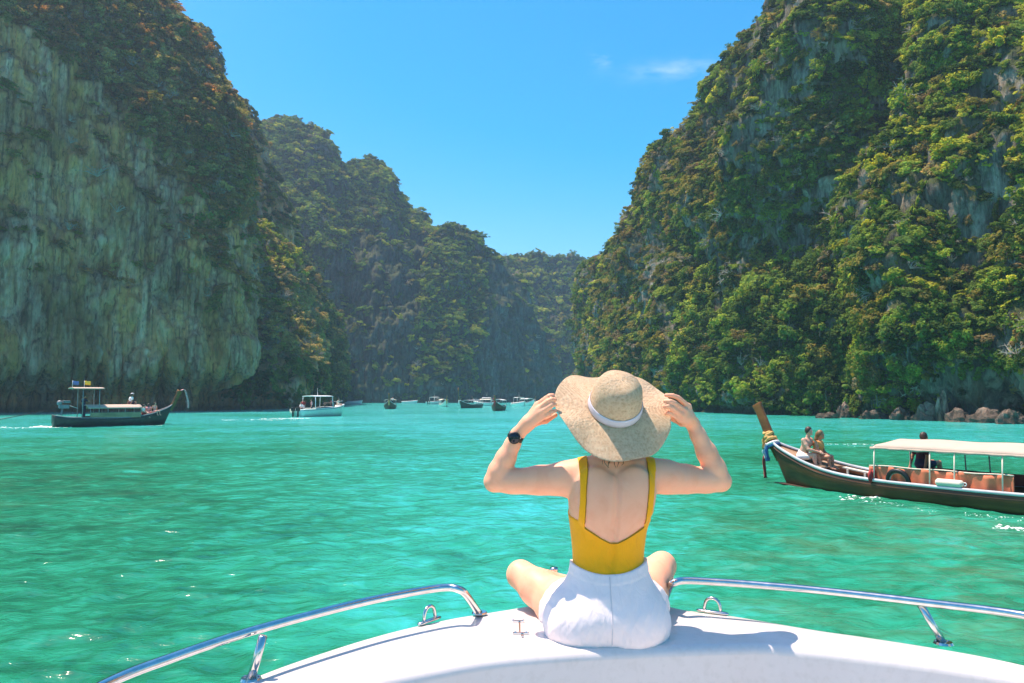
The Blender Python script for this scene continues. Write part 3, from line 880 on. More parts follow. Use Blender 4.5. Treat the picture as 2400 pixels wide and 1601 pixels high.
# middle cliffs
def pal_mid(px, py, p, nz):
    w = dict(dark=1.1, green=2.2, bright=1.2, lime=0.35, olive=0.5, grey=0.2)
    if nz > 0.25: w.update(bright=1.6, lime=0.7)
    return w
def dens_mid(px, py, p, n):
    face = inside(px, py, [(730, 640), (800, 545), (900, 505), (985, 550), (1020, 620), (1060, 945), (740, 945), (725, 800)])
    return (0.02 + 0.98 * sstep(0.05, 0.42, n[:, 2] + 0.2 * fbm(p / 12.0, 2))) * (1 - 0.95 * face)
mid_items = plant('middle', 3600, dens_mid, 0.9, 2.9, pal_mid, 35, 0.6)
scatter('cliff_foliage', mid_items, 'forest covering the peak in the middle of the lagoon', 5)
def dens_mr(px, py, p, n):
    face = inside(px, py, [(1120, 590), (1180, 620), (1260, 760), (1310, 940), (1090, 940), (1110, 720)])
    return (0.03 + 0.9 * sstep(0.05, 0.45, n[:, 2] + 0.2 * fbm(p / 12.0, 2)) + 0.25 * ((px < 1110) & (py < 760))) * (1 - 0.97 * face)
scatter('cliff_foliage', plant('middle_right', 900, dens_mr, 0.9, 2.6, pal_mid, 45, 0.6), 'bushes along the rim of the dark blue headland', 6)
scatter('cliff_foliage', plant('far', 900, lambda px, py, p, n: 0.3 + 0.7 * sstep(0.0, 0.4, n[:, 2]), 1.4, 3.2, pal_mid, 55, 0.6), 'hazy scrub on the far end cliff', 7)

name_singles()

# ------------------------------------------------------------------ smooth bodies: distance field -> one continuous surface
class Field:
    def __init__(s, lo, hi, h):
        s.lo = np.array(lo, float); s.h = h
        s.n = np.ceil((np.array(hi) - s.lo) / h).astype(int) + 1
        s.D = np.full(s.n, 0.3, np.float32)
    def sub(s, lo, hi):
        a = np.clip(np.floor((np.array(lo) - s.lo) / s.h).astype(int), 0, s.n - 1)
        b = np.clip(np.ceil((np.array(hi) - s.lo) / s.h).astype(int) + 1, 1, s.n)
        ax = [s.lo[i] + s.h * np.arange(a[i], b[i]) for i in range(3)]
        X, Y, Z = np.meshgrid(*ax, indexing='ij')
        return tuple(slice(a[i], b[i]) for i in range(3)), X, Y, Z
    def union(s, sl, d, k):
        A = s.D[sl]
        if k > 0:
            hh = np.clip(0.5 + 0.5 * (A - d) / k, 0, 1)
            s.D[sl] = A * (1 - hh) + d * hh - k * hh * (1 - hh)
        else: s.D[sl] = np.minimum(A, d)
    def cone(s, a, b, ra, rb, k=0.02, flat=None):
        """capsule with two radii; flat=(direction, factor) squeezes the section along a direction"""
        a, b = np.array(a, float), np.array(b, float); m = max(ra, rb) * (1 if flat is None else max(1, flat[1])) + k + 3 * s.h
        sl, X, Y, Z = s.sub(np.minimum(a, b) - m, np.maximum(a, b) + m)
        ab = b - a; L2 = max((ab ** 2).sum(), 1e-9)
        px, py, pz = X - a[0], Y - a[1], Z - a[2]
        t = np.clip((px * ab[0] + py * ab[1] + pz * ab[2]) / L2, 0, 1)
        dx, dy, dz = px - t * ab[0], py - t * ab[1], pz - t * ab[2]
        if flat is not None:
            u = np.array(flat[0], float); u /= np.linalg.norm(u)
            q = (dx * u[0] + dy * u[1] + dz * u[2]) * (1 / flat[1] - 1)
            dx, dy, dz = dx + q * u[0], dy + q * u[1], dz + q * u[2]
        s.union(sl, np.sqrt(dx * dx + dy * dy + dz * dz) - (ra + (rb - ra) * t), k)
        return s
    def chain(s, pts, rads, k=0.01, flat=None):
        for i in range(len(pts) - 1): s.cone(pts[i], pts[i + 1], rads[i], rads[i + 1], k, flat)
        return s
    def ell(s, c, r, k=0.02, rot=None):
        c, r = np.array(c, float), np.array(r, float); m = r.max() + k + 3 * s.h
        sl, X, Y, Z = s.sub(c - m, c + m)
        q = np.stack([X - c[0], Y - c[1], Z - c[2]])
        if rot is not None: q = np.tensordot(np.array(rot).T, q, 1)
        k0 = np.sqrt(((q / r[:, None, None, None]) ** 2).sum(0)); k1 = np.sqrt(((q / (r ** 2)[:, None, None, None]) ** 2).sum(0))
        s.union(sl, k0 * (k0 - 1) / np.maximum(k1, 1e-6), k)
        return s
    def torso(s, prof, k=0.02, e=2.3):
        """prof rows: z, cx, cy, half width, half depth"""
        pr = np.array(sorted(prof)); m = 0.06
        lo = [(pr[:, 1] - pr[:, 3]).min() - m, (pr[:, 2] - pr[:, 4]).min() - m, pr[0, 0] - m]
        hi = [(pr[:, 1] + pr[:, 3]).max() + m, (pr[:, 2] + pr[:, 4]).max() + m, pr[-1, 0] + m]
        sl, X, Y, Z = s.sub(lo, hi)
        zz = Z[0, 0, :]
        fine = catmull(pr, 200)
        f = [np.interp(zz, fine[:, 0], fine[:, j])[None, None, :] for j in (1, 2, 3, 4)]
        r_ = (np.abs((X - f[0]) / f[2]) ** e + np.abs((Y - f[1]) / f[3]) ** e) ** (1 / e)
        d = (r_ - 1) * np.minimum(f[2], f[3])
        d = np.maximum(d, np.maximum(pr[0, 0] - Z, Z - pr[-1, 0]))
        s.union(sl, d, k)
        return s
    def grid(s):
        ax = [s.lo[i] + s.h * np.arange(s.n[i]) for i in range(3)]
        return np.meshgrid(*ax, indexing='ij', sparse=True)
    def copy(s):
        c = Field.__new__(Field); c.lo, c.h, c.n, c.D = s.lo, s.h, s.n, s.D.copy(); return c
    def mesh(s, name, D=None):
        D = s.D if D is None else D
        D = D.copy()
        D[0], D[-1], D[:, 0], D[:, -1], D[:, :, 0], D[:, :, -1] = 1, 1, 1, 1, 1, 1
        ins = D < 0
        sh = lambda A, o: A[o[0]:A.shape[0] - 1 + o[0], o[1]:A.shape[1] - 1 + o[1], o[2]:A.shape[2] - 1 + o[2]]
        offs = [(i, j, k) for i in (0, 1) for j in (0, 1) for k in (0, 1)]
        cnt = sum(sh(ins, o).astype(np.int8) for o in offs)
        act = (cnt > 0) & (cnt < 8)
        ci = np.argwhere(act)
        vals = {o: D[ci[:, 0] + o[0], ci[:, 1] + o[1], ci[:, 2] + o[2]] for o in offs}
        acc = np.zeros((len(ci), 3)); num = np.zeros(len(ci))
        for o in offs:
            for ax in range(3):
                if o[ax]: continue
                o2 = list(o); o2[ax] = 1; o2 = tuple(o2)
                a, b = vals[o], vals[o2]
                x = (a < 0) != (b < 0)
                t = np.where(x, a / np.where(a == b, 1, a - b), 0)
                pt = np.array(o, float)[None] + np.zeros((len(ci), 3)); pt[:, ax] = t
                acc += np.where(x[:, None], pt, 0); num += x
        V = (ci + acc / num[:, None]) * s.h + s.lo
        vid = np.full(act.shape, -1, np.int64); vid[tuple(ci.T)] = np.arange(len(ci))
        Fs = []
        for ax in range(3):
            u, w = (ax + 1) % 3, (ax + 2) % 3
            sl0 = [slice(1, -1)] * 3; sl1 = [slice(1, -1)] * 3
            sl0[ax] = slice(0, -1); sl1[ax] = slice(1, None)
            a, b = ins[tuple(sl0)], ins[tuple(sl1)]
            e = np.argwhere(a != b); 
            if not len(e): continue
            flip = a[tuple(e.T)]
            base = e.copy(); base[:, u] += 1; base[:, w] += 1
            def at(du, dw):
                q = base.copy(); q[:, u] -= du; q[:, w] -= dw
                return vid[tuple(q.T)]
            q = np.stack([at(0, 0), at(1, 0), at(1, 1), at(0, 1)], 1)
            q[~flip] = q[~flip][:, ::-1]
            Fs.append(q)
        F = np.concatenate(Fs)
        F = F[(F >= 0).all(1)]
        return mesh_np(name, V, F)

def skin_mat(name, col, rough=0.5):
    m, nt, b = new_mat(name)
    n = noise_node(nt, 11.0, 6, 0.65, dist=0.6); c = np.array(col)
    r = ramp(nt, [(0.28, tuple(c * np.array([0.93, 0.80, 0.76]))), (0.5, tuple(c * np.array([0.98, 0.94, 0.93]))), (0.72, tuple(c))], n.outputs[0])
    nt.links.new(r.outputs[0], b.inputs['Base Color'])
    b.inputs['Roughness'].default_value = rough
    b.inputs['Specular IOR Level'].default_value = 0.35
    b.inputs['Subsurface Weight'].default_value = 0.25
    b.inputs['Subsurface Radius'].default_value = (1.0, 0.35, 0.2)
    b.inputs['Subsurface Scale'].default_value = 0.012
    n2 = noise_node(nt, 260.0, 2)
    bp = nd(nt, 'ShaderNodeBump', i_Strength=0.12, i_Distance=0.002)
    nt.links.new(n2.outputs[0], bp.inputs['Height']); nt.links.new(bp.outputs[0], b.inputs['Normal'])
    return m
M_skin = skin_mat('fair_skin', (0.98, 0.475, 0.30))
M_skin2 = skin_mat('tanned_skin', (0.50, 0.25, 0.15))
M_skin3 = skin_mat('pale_skin', (0.66, 0.38, 0.27))
def cloth_mat(name, col, rough=0.85, weave=900, bump=0.25, fold=0.0, var=0.05):
    m, nt, b = new_mat(name)
    c = np.array(col); n = noise_node(nt, 14, 4)
    r = ramp(nt, [(0.3, tuple(c * (1 - var))), (0.7, tuple(np.minimum(1, c * (1 + var))))], n.outputs[0])
    nt.links.new(r.outputs[0], b.inputs['Base Color'])
    b.inputs['Roughness'].default_value = rough
    b.inputs['Specular IOR Level'].default_value = 0.25
    b.inputs['Sheen Weight'].default_value = 0.15
    n2 = noise_node(nt, weave, 2); h = n2.outputs[0]
    bp = nd(nt, 'ShaderNodeBump', i_Strength=bump, i_Distance=0.001)
    nt.links.new(h, bp.inputs['Height'])
    if fold:
        n3 = noise_node(nt, 16, 3, 0.5, (1.6, 1.0, 0.55), dist=1.2)
        bp2 = nd(nt, 'ShaderNodeBump', i_Strength=fold, i_Distance=0.02)
        nt.links.new(n3.outputs[0], bp2.inputs['Height']); nt.links.new(bp2.outputs[0], bp.inputs['Normal'])
    nt.links.new(bp.outputs[0], b.inputs['Normal'])
    return m
M_yellow = cloth_mat('yellow_jersey', (0.97, 0.395, 0.005), 0.7, 1200, 0.15, 0.35)
M_binding = cloth_mat('ochre_binding', (0.36, 0.17, 0.01), 0.8)
M_whitecloth = cloth_mat('white_cotton', (0.86, 0.76, 0.755), 0.9, 700, 0.3, 0.3, 0.03)
M_seam = cloth_mat('seam_thread', (0.62, 0.60, 0.63), 0.9)
M_hair = simple_mat('dark_brown_hair', (0.045, 0.025, 0.015), 0.55, var=0.4, nscale=60, mscale=(1, 1, 0.15))
M_black = simple_mat('black_rubber', (0.012, 0.012, 0.013), 0.45, var=0.3, nscale=20)

# ------------------------------------------------------------------ the boat we sit on: white bow
DZ = CAM_H - 0.81
def gel_mat():
    m, nt, b = new_mat('white_gelcoat')
    n = noise_node(nt, 3.0, 6, 0.6, dist=0.4); n2 = noise_node(nt, 40.0, 3, 0.6)
    c = mixc(nt, 1.0, ramp(nt, [(0.25, (0.66, 0.61, 0.59)), (0.65, (0.71, 0.665, 0.645))], n.outputs[0]).outputs[0],
             ramp(nt, [(0.30, (0.93, 0.93, 0.92)), (0.5, (1, 1, 1))], n2.outputs[0]).outputs[0], 'MULTIPLY')
    nt.links.new(c, b.inputs['Base Color'])
    b.inputs['Roughness'].default_value = 0.32
    b.inputs['Coat Weight'].default_value = 0.25; b.inputs['Coat Roughness'].default_value = 0.12
    n3 = noise_node(nt, 2.2, 3)
    bp = nd(nt, 'ShaderNodeBump', i_Strength=0.12, i_Distance=0.02)
    nt.links.new(n3.outputs[0], bp.inputs['Height']); nt.links.new(bp.outputs[0], b.inputs['Normal'])
    return m
M_gel = gel_mat()
def steel_mat():
    m, nt, b = new_mat('polished_stainless_steel')
    n = noise_node(nt, 30, 4, 0.6)
    nt.links.new(ramp(nt, [(0.3, (0.60, 0.58, 0.55)), (0.7, (0.72, 0.71, 0.70))], n.outputs[0]).outputs[0], b.inputs['Base Color'])
    b.inputs['Metallic'].default_value = 1.0
    nt.links.new(ramp(nt, [(0.3, (0.10, 0.10, 0.10)), (0.7, (0.2, 0.2, 0.2))], n.outputs[0]).outputs[0], b.inputs['Roughness'])
    return m
M_steel = steel_mat()

def make_bow():
    root = empty('motorboat', (0, 2.6, DZ), 0, 'white motorboat bow with steel rails, the woman sitting on its foredeck', 'boat')
    off = np.array([0, 2.6, DZ])
    outer_px = [(-380, 2300), (-60, 1880), (230, 1690), (400, 1614), (540, 1567), (640, 1529), (740, 1495), (840, 1464), (940, 1438), (1040, 1417), (1110, 1406), (1200, 1391),
                (1290, 1373), (1390, 1362), (1470, 1374), (1545, 1393), (1610, 1403), (1690, 1413), (1850, 1440), (2000, 1462), (2180, 1491), (2351, 1530), (2560, 1590), (2900, 1720), (3300, 1960)]
    inner_px = [(560, 2300), (560, 1900), (640, 1700), (740, 1610), (856, 1568), (983, 1541), (1135, 1514), (1300, 1499), (1450, 1491), (1600, 1485), (1768, 1480)]
    inner2_px = [(1771, 1482), (1840, 1489), (1945, 1499), (2140, 1522), (2351, 1554), (2520, 1592), (2700, 1660), (2900, 1850)]
    o_pts = catmull([G(x, y, DZ) for x, y in outer_px], 160) - off
    i1 = catmull([G(x, y, DZ) for x, y in inner_px], 90); i2 = catmull([G(x, y, DZ) for x, y in inner2_px], 70)
    i_pts = np.concatenate([i1, i2]) - off
    for _ in range(14): i_pts[80:104] = (i_pts[79:103] + 2 * i_pts[80:104] + i_pts[81:105]) / 4
    no = len(o_pts)
    # outward direction on each edge
    def outdir(p, sgn):
        t = np.gradient(p, axis=0); n = np.stack([-t[:, 1], t[:, 0], 0 * t[:, 0]], 1) * sgn
        return n / np.maximum(np.linalg.norm(n, axis=1), 1e-6)[:, None]
    od = outdir(o_pts, 1); idr = outdir(i_pts, -1)
    for _ in range(6):
        idr[1:-1] = (idr[:-2] + 2 * idr[1:-1] + idr[2:]) / 4 if False else idr[1:-1]
    Z = np.array([0, 0, 1.0])
    rows = []
    for k in range(7):                                   # rounded outer edge
        a = math.pi / 2 * k / 6
        rows.append(o_pts - od * 0.022 + od * 0.022 * math.cos(a) - Z * 0.022 + Z * 0.022 * math.sin(a))
    for k in range(1, 12):
        t = k / 12
        p = (o_pts - od * 0.022) * (1 - t) + (i_pts + 0.0 - idr * 0.03) * t
        p[:, 2] = 0.012 * math.sin(math.pi * t)
        rows.append(p)
    for k in range(9):                                   # rounded lip into the cockpit
        a = math.pi / 2 * k / 8
        rows.append(i_pts - idr * 0.03 + idr * 0.03 * math.sin(a) - Z * 0.03 + Z * 0.03 * math.cos(a))
    mb = MB(); mb.loft([[tuple(p) for p in r_] for r_ in rows])
    mb.build('deck', M_gel, root, True)
    wall = [i_pts - Z * 0.03 + idr * (0.004 * 0), i_pts - Z * 0.15, i_pts - Z * 0.45 + idr * 0.01, i_pts - Z * 0.80 + idr * 0.02]
    mb = MB(); mb.loft([[tuple(p) for p in r_] for r_ in wall]); mb.build('cockpit_wall', M_gel, root, True)
    fl = MB(); fl.box((0.6, -1.9, -0.815), (4.4, 4.2, 0.03)); fl.build('cockpit_floor', M_gel, root)
    hull = []
    for dz, f in ((-0.022, 0.0), (-0.05, -0.004), (-0.06, 0.022), (-0.10, 0.026), (-0.115, -0.006), (-0.45, -0.16), (-0.95, -0.34), (-1.5, -0.55), (-2.0, -0.9)):
        hull.append(o_pts + od * f + Z * dz)
    mb = MB(); mb.loft([[tuple(p) for p in r_] for r_ in hull]); mb.build('hull', M_gel, root, True)

    # handrails
    def rail(pts, base_end, stans, bend_r=0.0):
        h = empty('handrail'); h.parent = root
        path = [np.array(p) - off for p in pts] + [np.array(base_end) - off]
        mb = MB(); mb.tube(catmull(path, 90), 0.0135, 14); r_ = mb.build('handrail', M_steel, root, True)
        bpy.data.objects.remove(h)
        b = np.array(base_end) - off
        mb = MB(); mb.tube([b + Z * 0.003, b + Z * 0.010], [0.030, 0.026], 18); f = mb.build('foot_plate', M_steel, r_, False, 0.002)
        for top, bot in stans:
            t_, b_ = np.array(top) - off, np.array(bot) - off
            mb = MB(); mb.tube([t_, t_ * .5 + b_ * .5, b_ + Z * 0.004], 0.0125, 14); mb.build('stanchion', M_steel, r_, True)
            mb = MB(); mb.tube([b_ + Z * 0.003, b_ + Z * 0.010], [0.031, 0.027], 20)
            for s_ in (-1, 1): mb.ball(b_ + np.array([0.02 * s_, 0.008, 0.011]), 0.004, 8, 4, (1, 1, 0.5))
            mb.build('foot_plate', M_steel, r_, False)
        return r_
    RH = DZ + 0.135
    rail([G(-150, 1850, RH), G(0, 1710, RH), (G(245, 1570, RH)), G(400, 1509, RH), G(560, 1455, RH), G(700, 1416, RH), G(850, 1379, RH), G(970, 1356, RH), G(1025, 1349, RH), G(1052, 1353, RH - 0.005), G(1070, 1366, RH - 0.03)],
         G(1101, 1410, DZ + 0.006), [(G(604, 1460, RH - .01), G(576, 1563, DZ))])
    rail([G(2800, 1540, RH), G(2600, 1467, RH), G(2351, 1413, RH), G(2110, 1382, RH), G(1900, 1358, RH), G(1750, 1344, RH), G(1640, 1336, RH), G(1575, 1333, RH), G(1548, 1338, RH - .006), G(1536, 1350, RH - .03)],
         G(1518, 1400, DZ + 0.006), [(G(2113, 1387, RH - .01), G(2166, 1480, DZ))])
    # fairleads: an arched loop on a long base plate
    for (x, y, dx, dy) in ((986, 1424, 1, -0.36), (1636, 1404, 1, 0.14)):
        c = G(x, y + 6, DZ) - off
        t = G(x + 30, y + 6 + 30 * dy, DZ) - G(x, y + 6, DZ); an = math.atan2(t[1], t[0])
        rot = Matrix.Rotation(an, 3, 'Z')
        mb = MB()
        mb.tube([c + np.array(rot @ Vector((s_, 0, 0.008))) for s_ in (-0.06, -0.05, 0.05, 0.06)], [0.006, 0.012, 0.012, 0.006], 10, flat=0.5)
        arch = [c + np.array(rot @ Vector((0.030 * math.cos(a) * (1 if abs(math.cos(a)) < 0.99 else 1.05), 0, 0.006 + 0.052 * math.sin(a) ** 0.6 if math.sin(a) > 0 else 0.006))) for a in np.linspace(0, math.pi, 17)]
        mb.tube(arch, 0.0062, 10, up=(0.3, 1, 0))
        mb.build('fairlead', M_steel, root, True)
    # small hinge of the anchor locker
    c1, c2_ = G(1190, 1436, DZ) - off, G(1196, 1464, DZ) - off
    mb = MB()
    mb.box(c1 + Z * 0.014, (0.040, 0.012, 0.008)); mb.box(c2_ + Z * 0.014, (0.055, 0.012, 0.008)); mb.box((c1 + c2_) / 2 + Z * 0.013, (0.006, abs(c1[1] - c2_[1]), 0.005))
    for c in (c1, c2_):
        for s_ in (-1, 1): mb.ball(c + np.array([s_ * 0.018, 0, 0.018]), 0.006, 8, 4, (1, 1, 0.6))
    mb.box(c2_ + np.array([0.004, -0.02, 0.013]), (0.007, 0.03, 0.005))
    mb.build('locker_hinge', M_steel, root, False, 0.0015)
    c = P(1272, 1340, 3.2); c[2] = DZ; c = c - off
    mb = MB(); mb.tube([c + Z * 0.0, c + Z * 0.11, c + Z * 0.125, c + Z * 0.135], [0.013, 0.013, 0.017, 0.015], 14)
    mb.tube([c + Z * 0.09 + np.array([-0.04, 0, 0]), c + Z * 0.09 + np.array([0.04, 0, 0])], 0.006, 8)
    mb.build('bow_post', M_steel, root, True)
    return root
make_bow()

# ------------------------------------------------------------------ the woman on the foredeck
def make_woman():
    Y0 = 2.78
    base = P((1100 + 700 * .4593) / S_D, 1511 / S_D, Y0); O = np.array([base[0], Y0, DZ])
    root = empty('person', tuple(O), 0, 'woman in yellow swimsuit top and white shorts sitting cross-legged, back turned, holding her hat', 'person')
    def Jp(sx, sy, dy): return P(sx / S_D, sy / S_D, Y0 + dy) - O
    J = lambda cx, cy, dy=0.0: Jp(1100 + cx * .4593, 820 + cy * .4593, dy)
    J3 = lambda cx, cy, dy=0.0: Jp(1180 + cx * .1659, 840 + cy * .1659, dy)
    J4 = lambda cx, cy, dy=0.0: Jp(1500 + cx * .2041, 860 + cy * .2041, dy)
    def build_field(h):
        F = Field((-0.50, -0.24, -0.01), (0.50, 0.62, 0.92), h)
        prof = []
        for cy_, l, r_, yy, hb in ((1500, 470, 930, 0.00, 0.115), (1440, 430, 965, -0.005, 0.13), (1340, 415, 985, -0.01, 0.135), (1250, 448, 958, 0.0, 0.125), (1180, 500, 920, 0.005, 0.108),
                                   (1110, 530, 893, 0.012, 0.092), (1050, 532, 884, 0.018, 0.084), (980, 527, 890, 0.018, 0.086), (900, 518, 903, 0.012, 0.092), (820, 508, 925, 0.008, 0.096),
                                   (740, 506, 938, 0.008, 0.092), (670, 520, 950, 0.012, 0.080), (615, 580, 918, 0.018, 0.060), (585, 640, 855, 0.02, 0.05)):
            a, b = J(l, cy_, yy), J(r_, cy_, yy)
            prof.append((a[2], (a[0] + b[0]) / 2, yy, (b[0] - a[0]) / 2, hb))
        F.torso(prof, 0.0)
        zc = lambda cy_: J(700, cy_, 0)[2]
        nb = J(745, 600, 0.0)
        F.cone(J(747, 610, 0.015), J(745, 440, 0.03), 0.055, 0.050, 0.03)               # neck
        for sx in (-1, 1):                                                              # trapezius and glutes
            F.cone(J(745 + sx * 60, 575, 0.012), J(745 + sx * 205, 625, 0.012), 0.034, 0.045, 0.03)
            F.ell(J(700 + sx * 125, 1400, -0.03), (0.115, 0.115, 0.10), 0.04)
            F.ell(J(742 + sx * 105, 730, -0.058), (0.060, 0.022, 0.085), 0.05)           # shoulder blades
            F.ell(J(735 + sx * 115, 800, 0.095), (0.062, 0.045, 0.06), 0.03)             # bust
        # arms
        SL, EL, WL = J(545, 655, 0.01), J(128, 672, 0.05), J(245, 432, 0.03)
        SR, ER, WR = J(955, 645, 0.01), J(1283, 670, 0.05), J4(600, 650, 0.03)
        for S_, E, W in ((SL, EL, WL), (SR, ER, WR)):
            lp = lambda a, b, t: a * (1 - t) + b * t
            F.chain([S_, lp(S_, E, .15), lp(S_, E, .45), lp(S_, E, .8), E], [0.056, 0.056, 0.046, 0.041, 0.036], 0.02)
            F.cone(lp(S_, E, .3) + np.array([0, 0, -0.012]), lp(S_, E, .7) + np.array([0, 0, -0.006]), 0.040, 0.036, 0.02)
            F.chain([E, lp(E, W, .22), lp(E, W, .5), lp(E, W, .8), W], [0.035, 0.039, 0.035, 0.027, 0.0235], 0.012)
        # left hand: palm, four fingers laid on the brim, thumb beneath
        k1 = 0.006
        KN = [J3(480, 655, 0.005), J3(500, 715, -0.012), J3(515, 778, -0.02), J3(535, 838, -0.015)]
        F.chain([WL, lp(WL, (KN[1] + KN[2]) / 2, .5)], [0.023, 0.026], 0.012)
        for q, kn in enumerate(KN): F.cone(lp(WL, (KN[1] + KN[2]) / 2, .35) * .6 + lp(WL, kn, .4) * .4, kn, 0.0165, 0.0118, 0.012)
        PIPS = [J3(600, 565, -0.022), J3(628, 612, -0.036), J3(650, 690, -0.042), J3(650, 790, -0.034)]
        TIPS = [J3(705, 520, -0.030), J3(728, 582, -0.036), J3(728, 652, -0.038), J3(742, 738, -0.030)]
        for a, b, c, rr in zip(KN, PIPS, TIPS, (0.0088, 0.0094, 0.0092, 0.0080)):
            mid = (b + c) / 2 + np.array([0, -0.006, 0.003])
            F.chain([a, b], [rr * 1.12, rr], k1); F.chain([b, mid, c], [rr, rr * .93, rr * .78], 0.002)
            TB = 1
        F.chain([lp(WL, KN[3], .3), J3(450, 905, 0.03), J3(600, 880, 0.045), J3(735, 800, 0.045)], [0.016, 0.0135, 0.0105, 0.0085], 0.006)
        # right hand
        KN = [J4(555, 455, 0.0), J4(515, 505, -0.016), J4(478, 552, -0.022), J4(452, 600, -0.014)]
        F.chain([WR, lp(WR, (KN[1] + KN[2]) / 2, .5)], [0.0235, 0.026], 0.012)
        for q, kn in enumerate(KN): F.cone(lp(WR, (KN[1] + KN[2]) / 2, .35) * .6 + lp(WR, kn, .4) * .4, kn, 0.0165, 0.0118, 0.012)
        PIPS = [J4(440, 355, -0.026), J4(400, 418, -0.042), J4(370, 470, -0.046), J4(355, 540, -0.036)]
        TIPS = [J4(300, 325, -0.036), J4(285, 395, -0.042), J4(280, 455, -0.042), J4(300, 535, -0.034)]
        for a, b, c, rr in zip(KN, PIPS, TIPS, (0.0088, 0.0094, 0.0092, 0.0080)):
            mid = (b + c) / 2 + np.array([0, -0.006, 0.003])
            F.chain([a, b], [rr * 1.12, rr], k1); F.chain([b, mid, c], [rr, rr * .93, rr * .78], 0.002)
        F.chain([lp(WR, KN[3], .3), J4(480, 640, 0.03), J4(390, 600, 0.045), J4(310, 560, 0.045)], [0.016, 0.0135, 0.0105, 0.0085], 0.006)
        # head, thrown back under the hat
        hc = J(743, 292, 0.0) + np.array([0, 0.050, -0.062])
        F.ell(hc, (0.074, 0.092, 0.105), 0.02, np.array(Matrix.Rotation(R(-32), 3, 'X')))
        F.cone(hc + np.array([0, 0.055, -0.035]), hc + np.array([0, 0.088, -0.055]), 0.05, 0.032, 0.03)   # jaw and chin
        F.cone(hc + np.array([0, 0.090, 0.030]), hc + np.array([0, 0.112, 0.010]), 0.008, 0.012, 0.008)    # nose
        F.ell(hc + np.array([0, 0.098, -0.022]), (0.022, 0.010, 0.009), 0.006)                             # lips
        for sx in (-1, 1):
            F.ell(hc + np.array([sx * 0.076, 0.0, -0.012]), (0.010, 0.020, 0.030), 0.006)                  # ears
            F.ell(hc + np.array([sx * 0.030, 0.082, 0.040]), (0.022, 0.010, 0.008), 0.008)                 # brows
        # crossed legs
        HL, KL, AL = J(585, 1385, 0.06), J(262, 1150, 0.33), np.array([0.04, 0.31, 0.05])
        HR, KR, AR = J(820, 1385, 0.06), J(985, 1105, 0.37), np.array([-0.12, 0.40, 0.055])
        for H_, K_, A_, sx in ((HL, KL, AL, -1), (HR, KR, AR, 1)):
            F.chain([H_, lp(H_, K_, .35), lp(H_, K_, .7), K_], [0.098, 0.086, 0.066, 0.052], 0.03)
            F.ell(K_ + np.array([0, 0.012, 0.006]), (0.046, 0.046, 0.046), 0.02)
            B_ = lp(K_, A_, .3) + np.array([0, -0.01, -0.012])
            F.chain([K_, B_, lp(K_, A_, .65), A_], [0.048, 0.054, 0.042, 0.032], 0.015)
            t_ = A_ + np.array([-sx * 0.13, -0.02, -0.018])
            F.chain([A_, lp(A_, t_, .5) + np.array([0, 0.01, -0.006]), t_], [0.034, 0.033, 0.024], 0.015)
            for q in range(5):
                F.cone(t_ + np.array([0, 0.022 - 0.011 * q, -0.002]), t_ + np.array([-sx * (0.036 - 0.004 * q), 0.024 - 0.012 * q, -0.008]), 0.010 if q else 0.012, 0.0075, 0.003)
        # groove of the spine
        X, Y, Z = F.grid()
        xs = np.interp(Z, sorted([J(745, c, -.09)[2] for c in (1100, 900, 600)]), [J(708, 1, 0)[0], J(722, 1, 0)[0], J(742, 1, 0)[0]])
        g = 0.0075 * np.exp(-((X - xs) / 0.012) ** 2) * sstep(zc(1250), zc(1050), Z) * sstep(zc(590), zc(680), Z) * (Y < 0)
        F.D += g.astype(np.float32)
        return F, (HL, KL), (HR, KR), hc, WL
    F, LL, LR, hc, WL = build_field(0.0042)
    body = link('body', F.mesh('body'), M_skin, root, True)
    X, Y, Z = F.grid()
    zc = lambda cy_, dy=-0.08: J(700, cy_, dy)[2]
    xc = lambda cx, dy=-0.08: J(cx, 900, dy)[0]
    zgrid = sorted([zc(1110), zc(900), zc(600)])
    cxz = np.interp(Z, zgrid, [J(710, 1, 0)[0], J(722, 1, 0)[0], J(744, 1, 0)[0]])
    # swimsuit: low scooped back, two straps
    u = np.abs(X - cxz)
    zb = np.interp(u, [0, 0.012, 0.045, 0.095, 0.112, 0.14, 0.2], [zc(988), zc(986), zc(960), zc(912), zc(885), zc(862), zc(850)])
    zf = np.interp(u, [0, 0.05, 0.1, 0.14, 0.2], [zc(800), zc(790), zc(760), zc(830), zc(850)])
    zed = zb + (zf - zb) * sstep(-0.02, 0.05, Y)
    top = Z - zed
    us = np.abs(u - np.interp(Z, [zc(880), zc(570)], [0.112, 0.117])) - np.interp(Z, [zc(880), zc(700), zc(570)], [0.0115, 0.0115, 0.0165])
    strap = np.maximum(us, np.maximum(zc(930) - Z, Z - 0.64))
    reg = np.minimum(top, strap)
    noarm = np.abs(X - 0.01) - 0.20
    suit = np.maximum(np.maximum(F.D - 0.0026, reg), np.maximum(np.maximum(zc(1205) - Z, noarm), Y - 0.15))
    s_o = link('swimsuit', F.mesh('swimsuit', suit.astype(np.float32)), M_yellow, root, True)
    # shorts: pelvis and the upper thighs, a little loose, with folds
    SH = F.copy(); SH.D = np.full(F.n, 0.3, np.float32)
    prof = []
    for cy_, l, r_, yy, hb in ((1502, 455, 940, 0.005, 0.125), (1440, 428, 962, -0.005, 0.142), (1340, 412, 985, -0.01, 0.148), (1250, 440, 965, 0.0, 0.137), (1180, 488, 933, 0.005, 0.118), (1108, 521, 902, 0.012, 0.098)):
        a, b = J(l, cy_, yy), J(r_, cy_, yy); prof.append((a[2], (a[0] + b[0]) / 2, yy, (b[0] - a[0]) / 2, hb))
    SH.torso(prof, 0.0, 2.3)
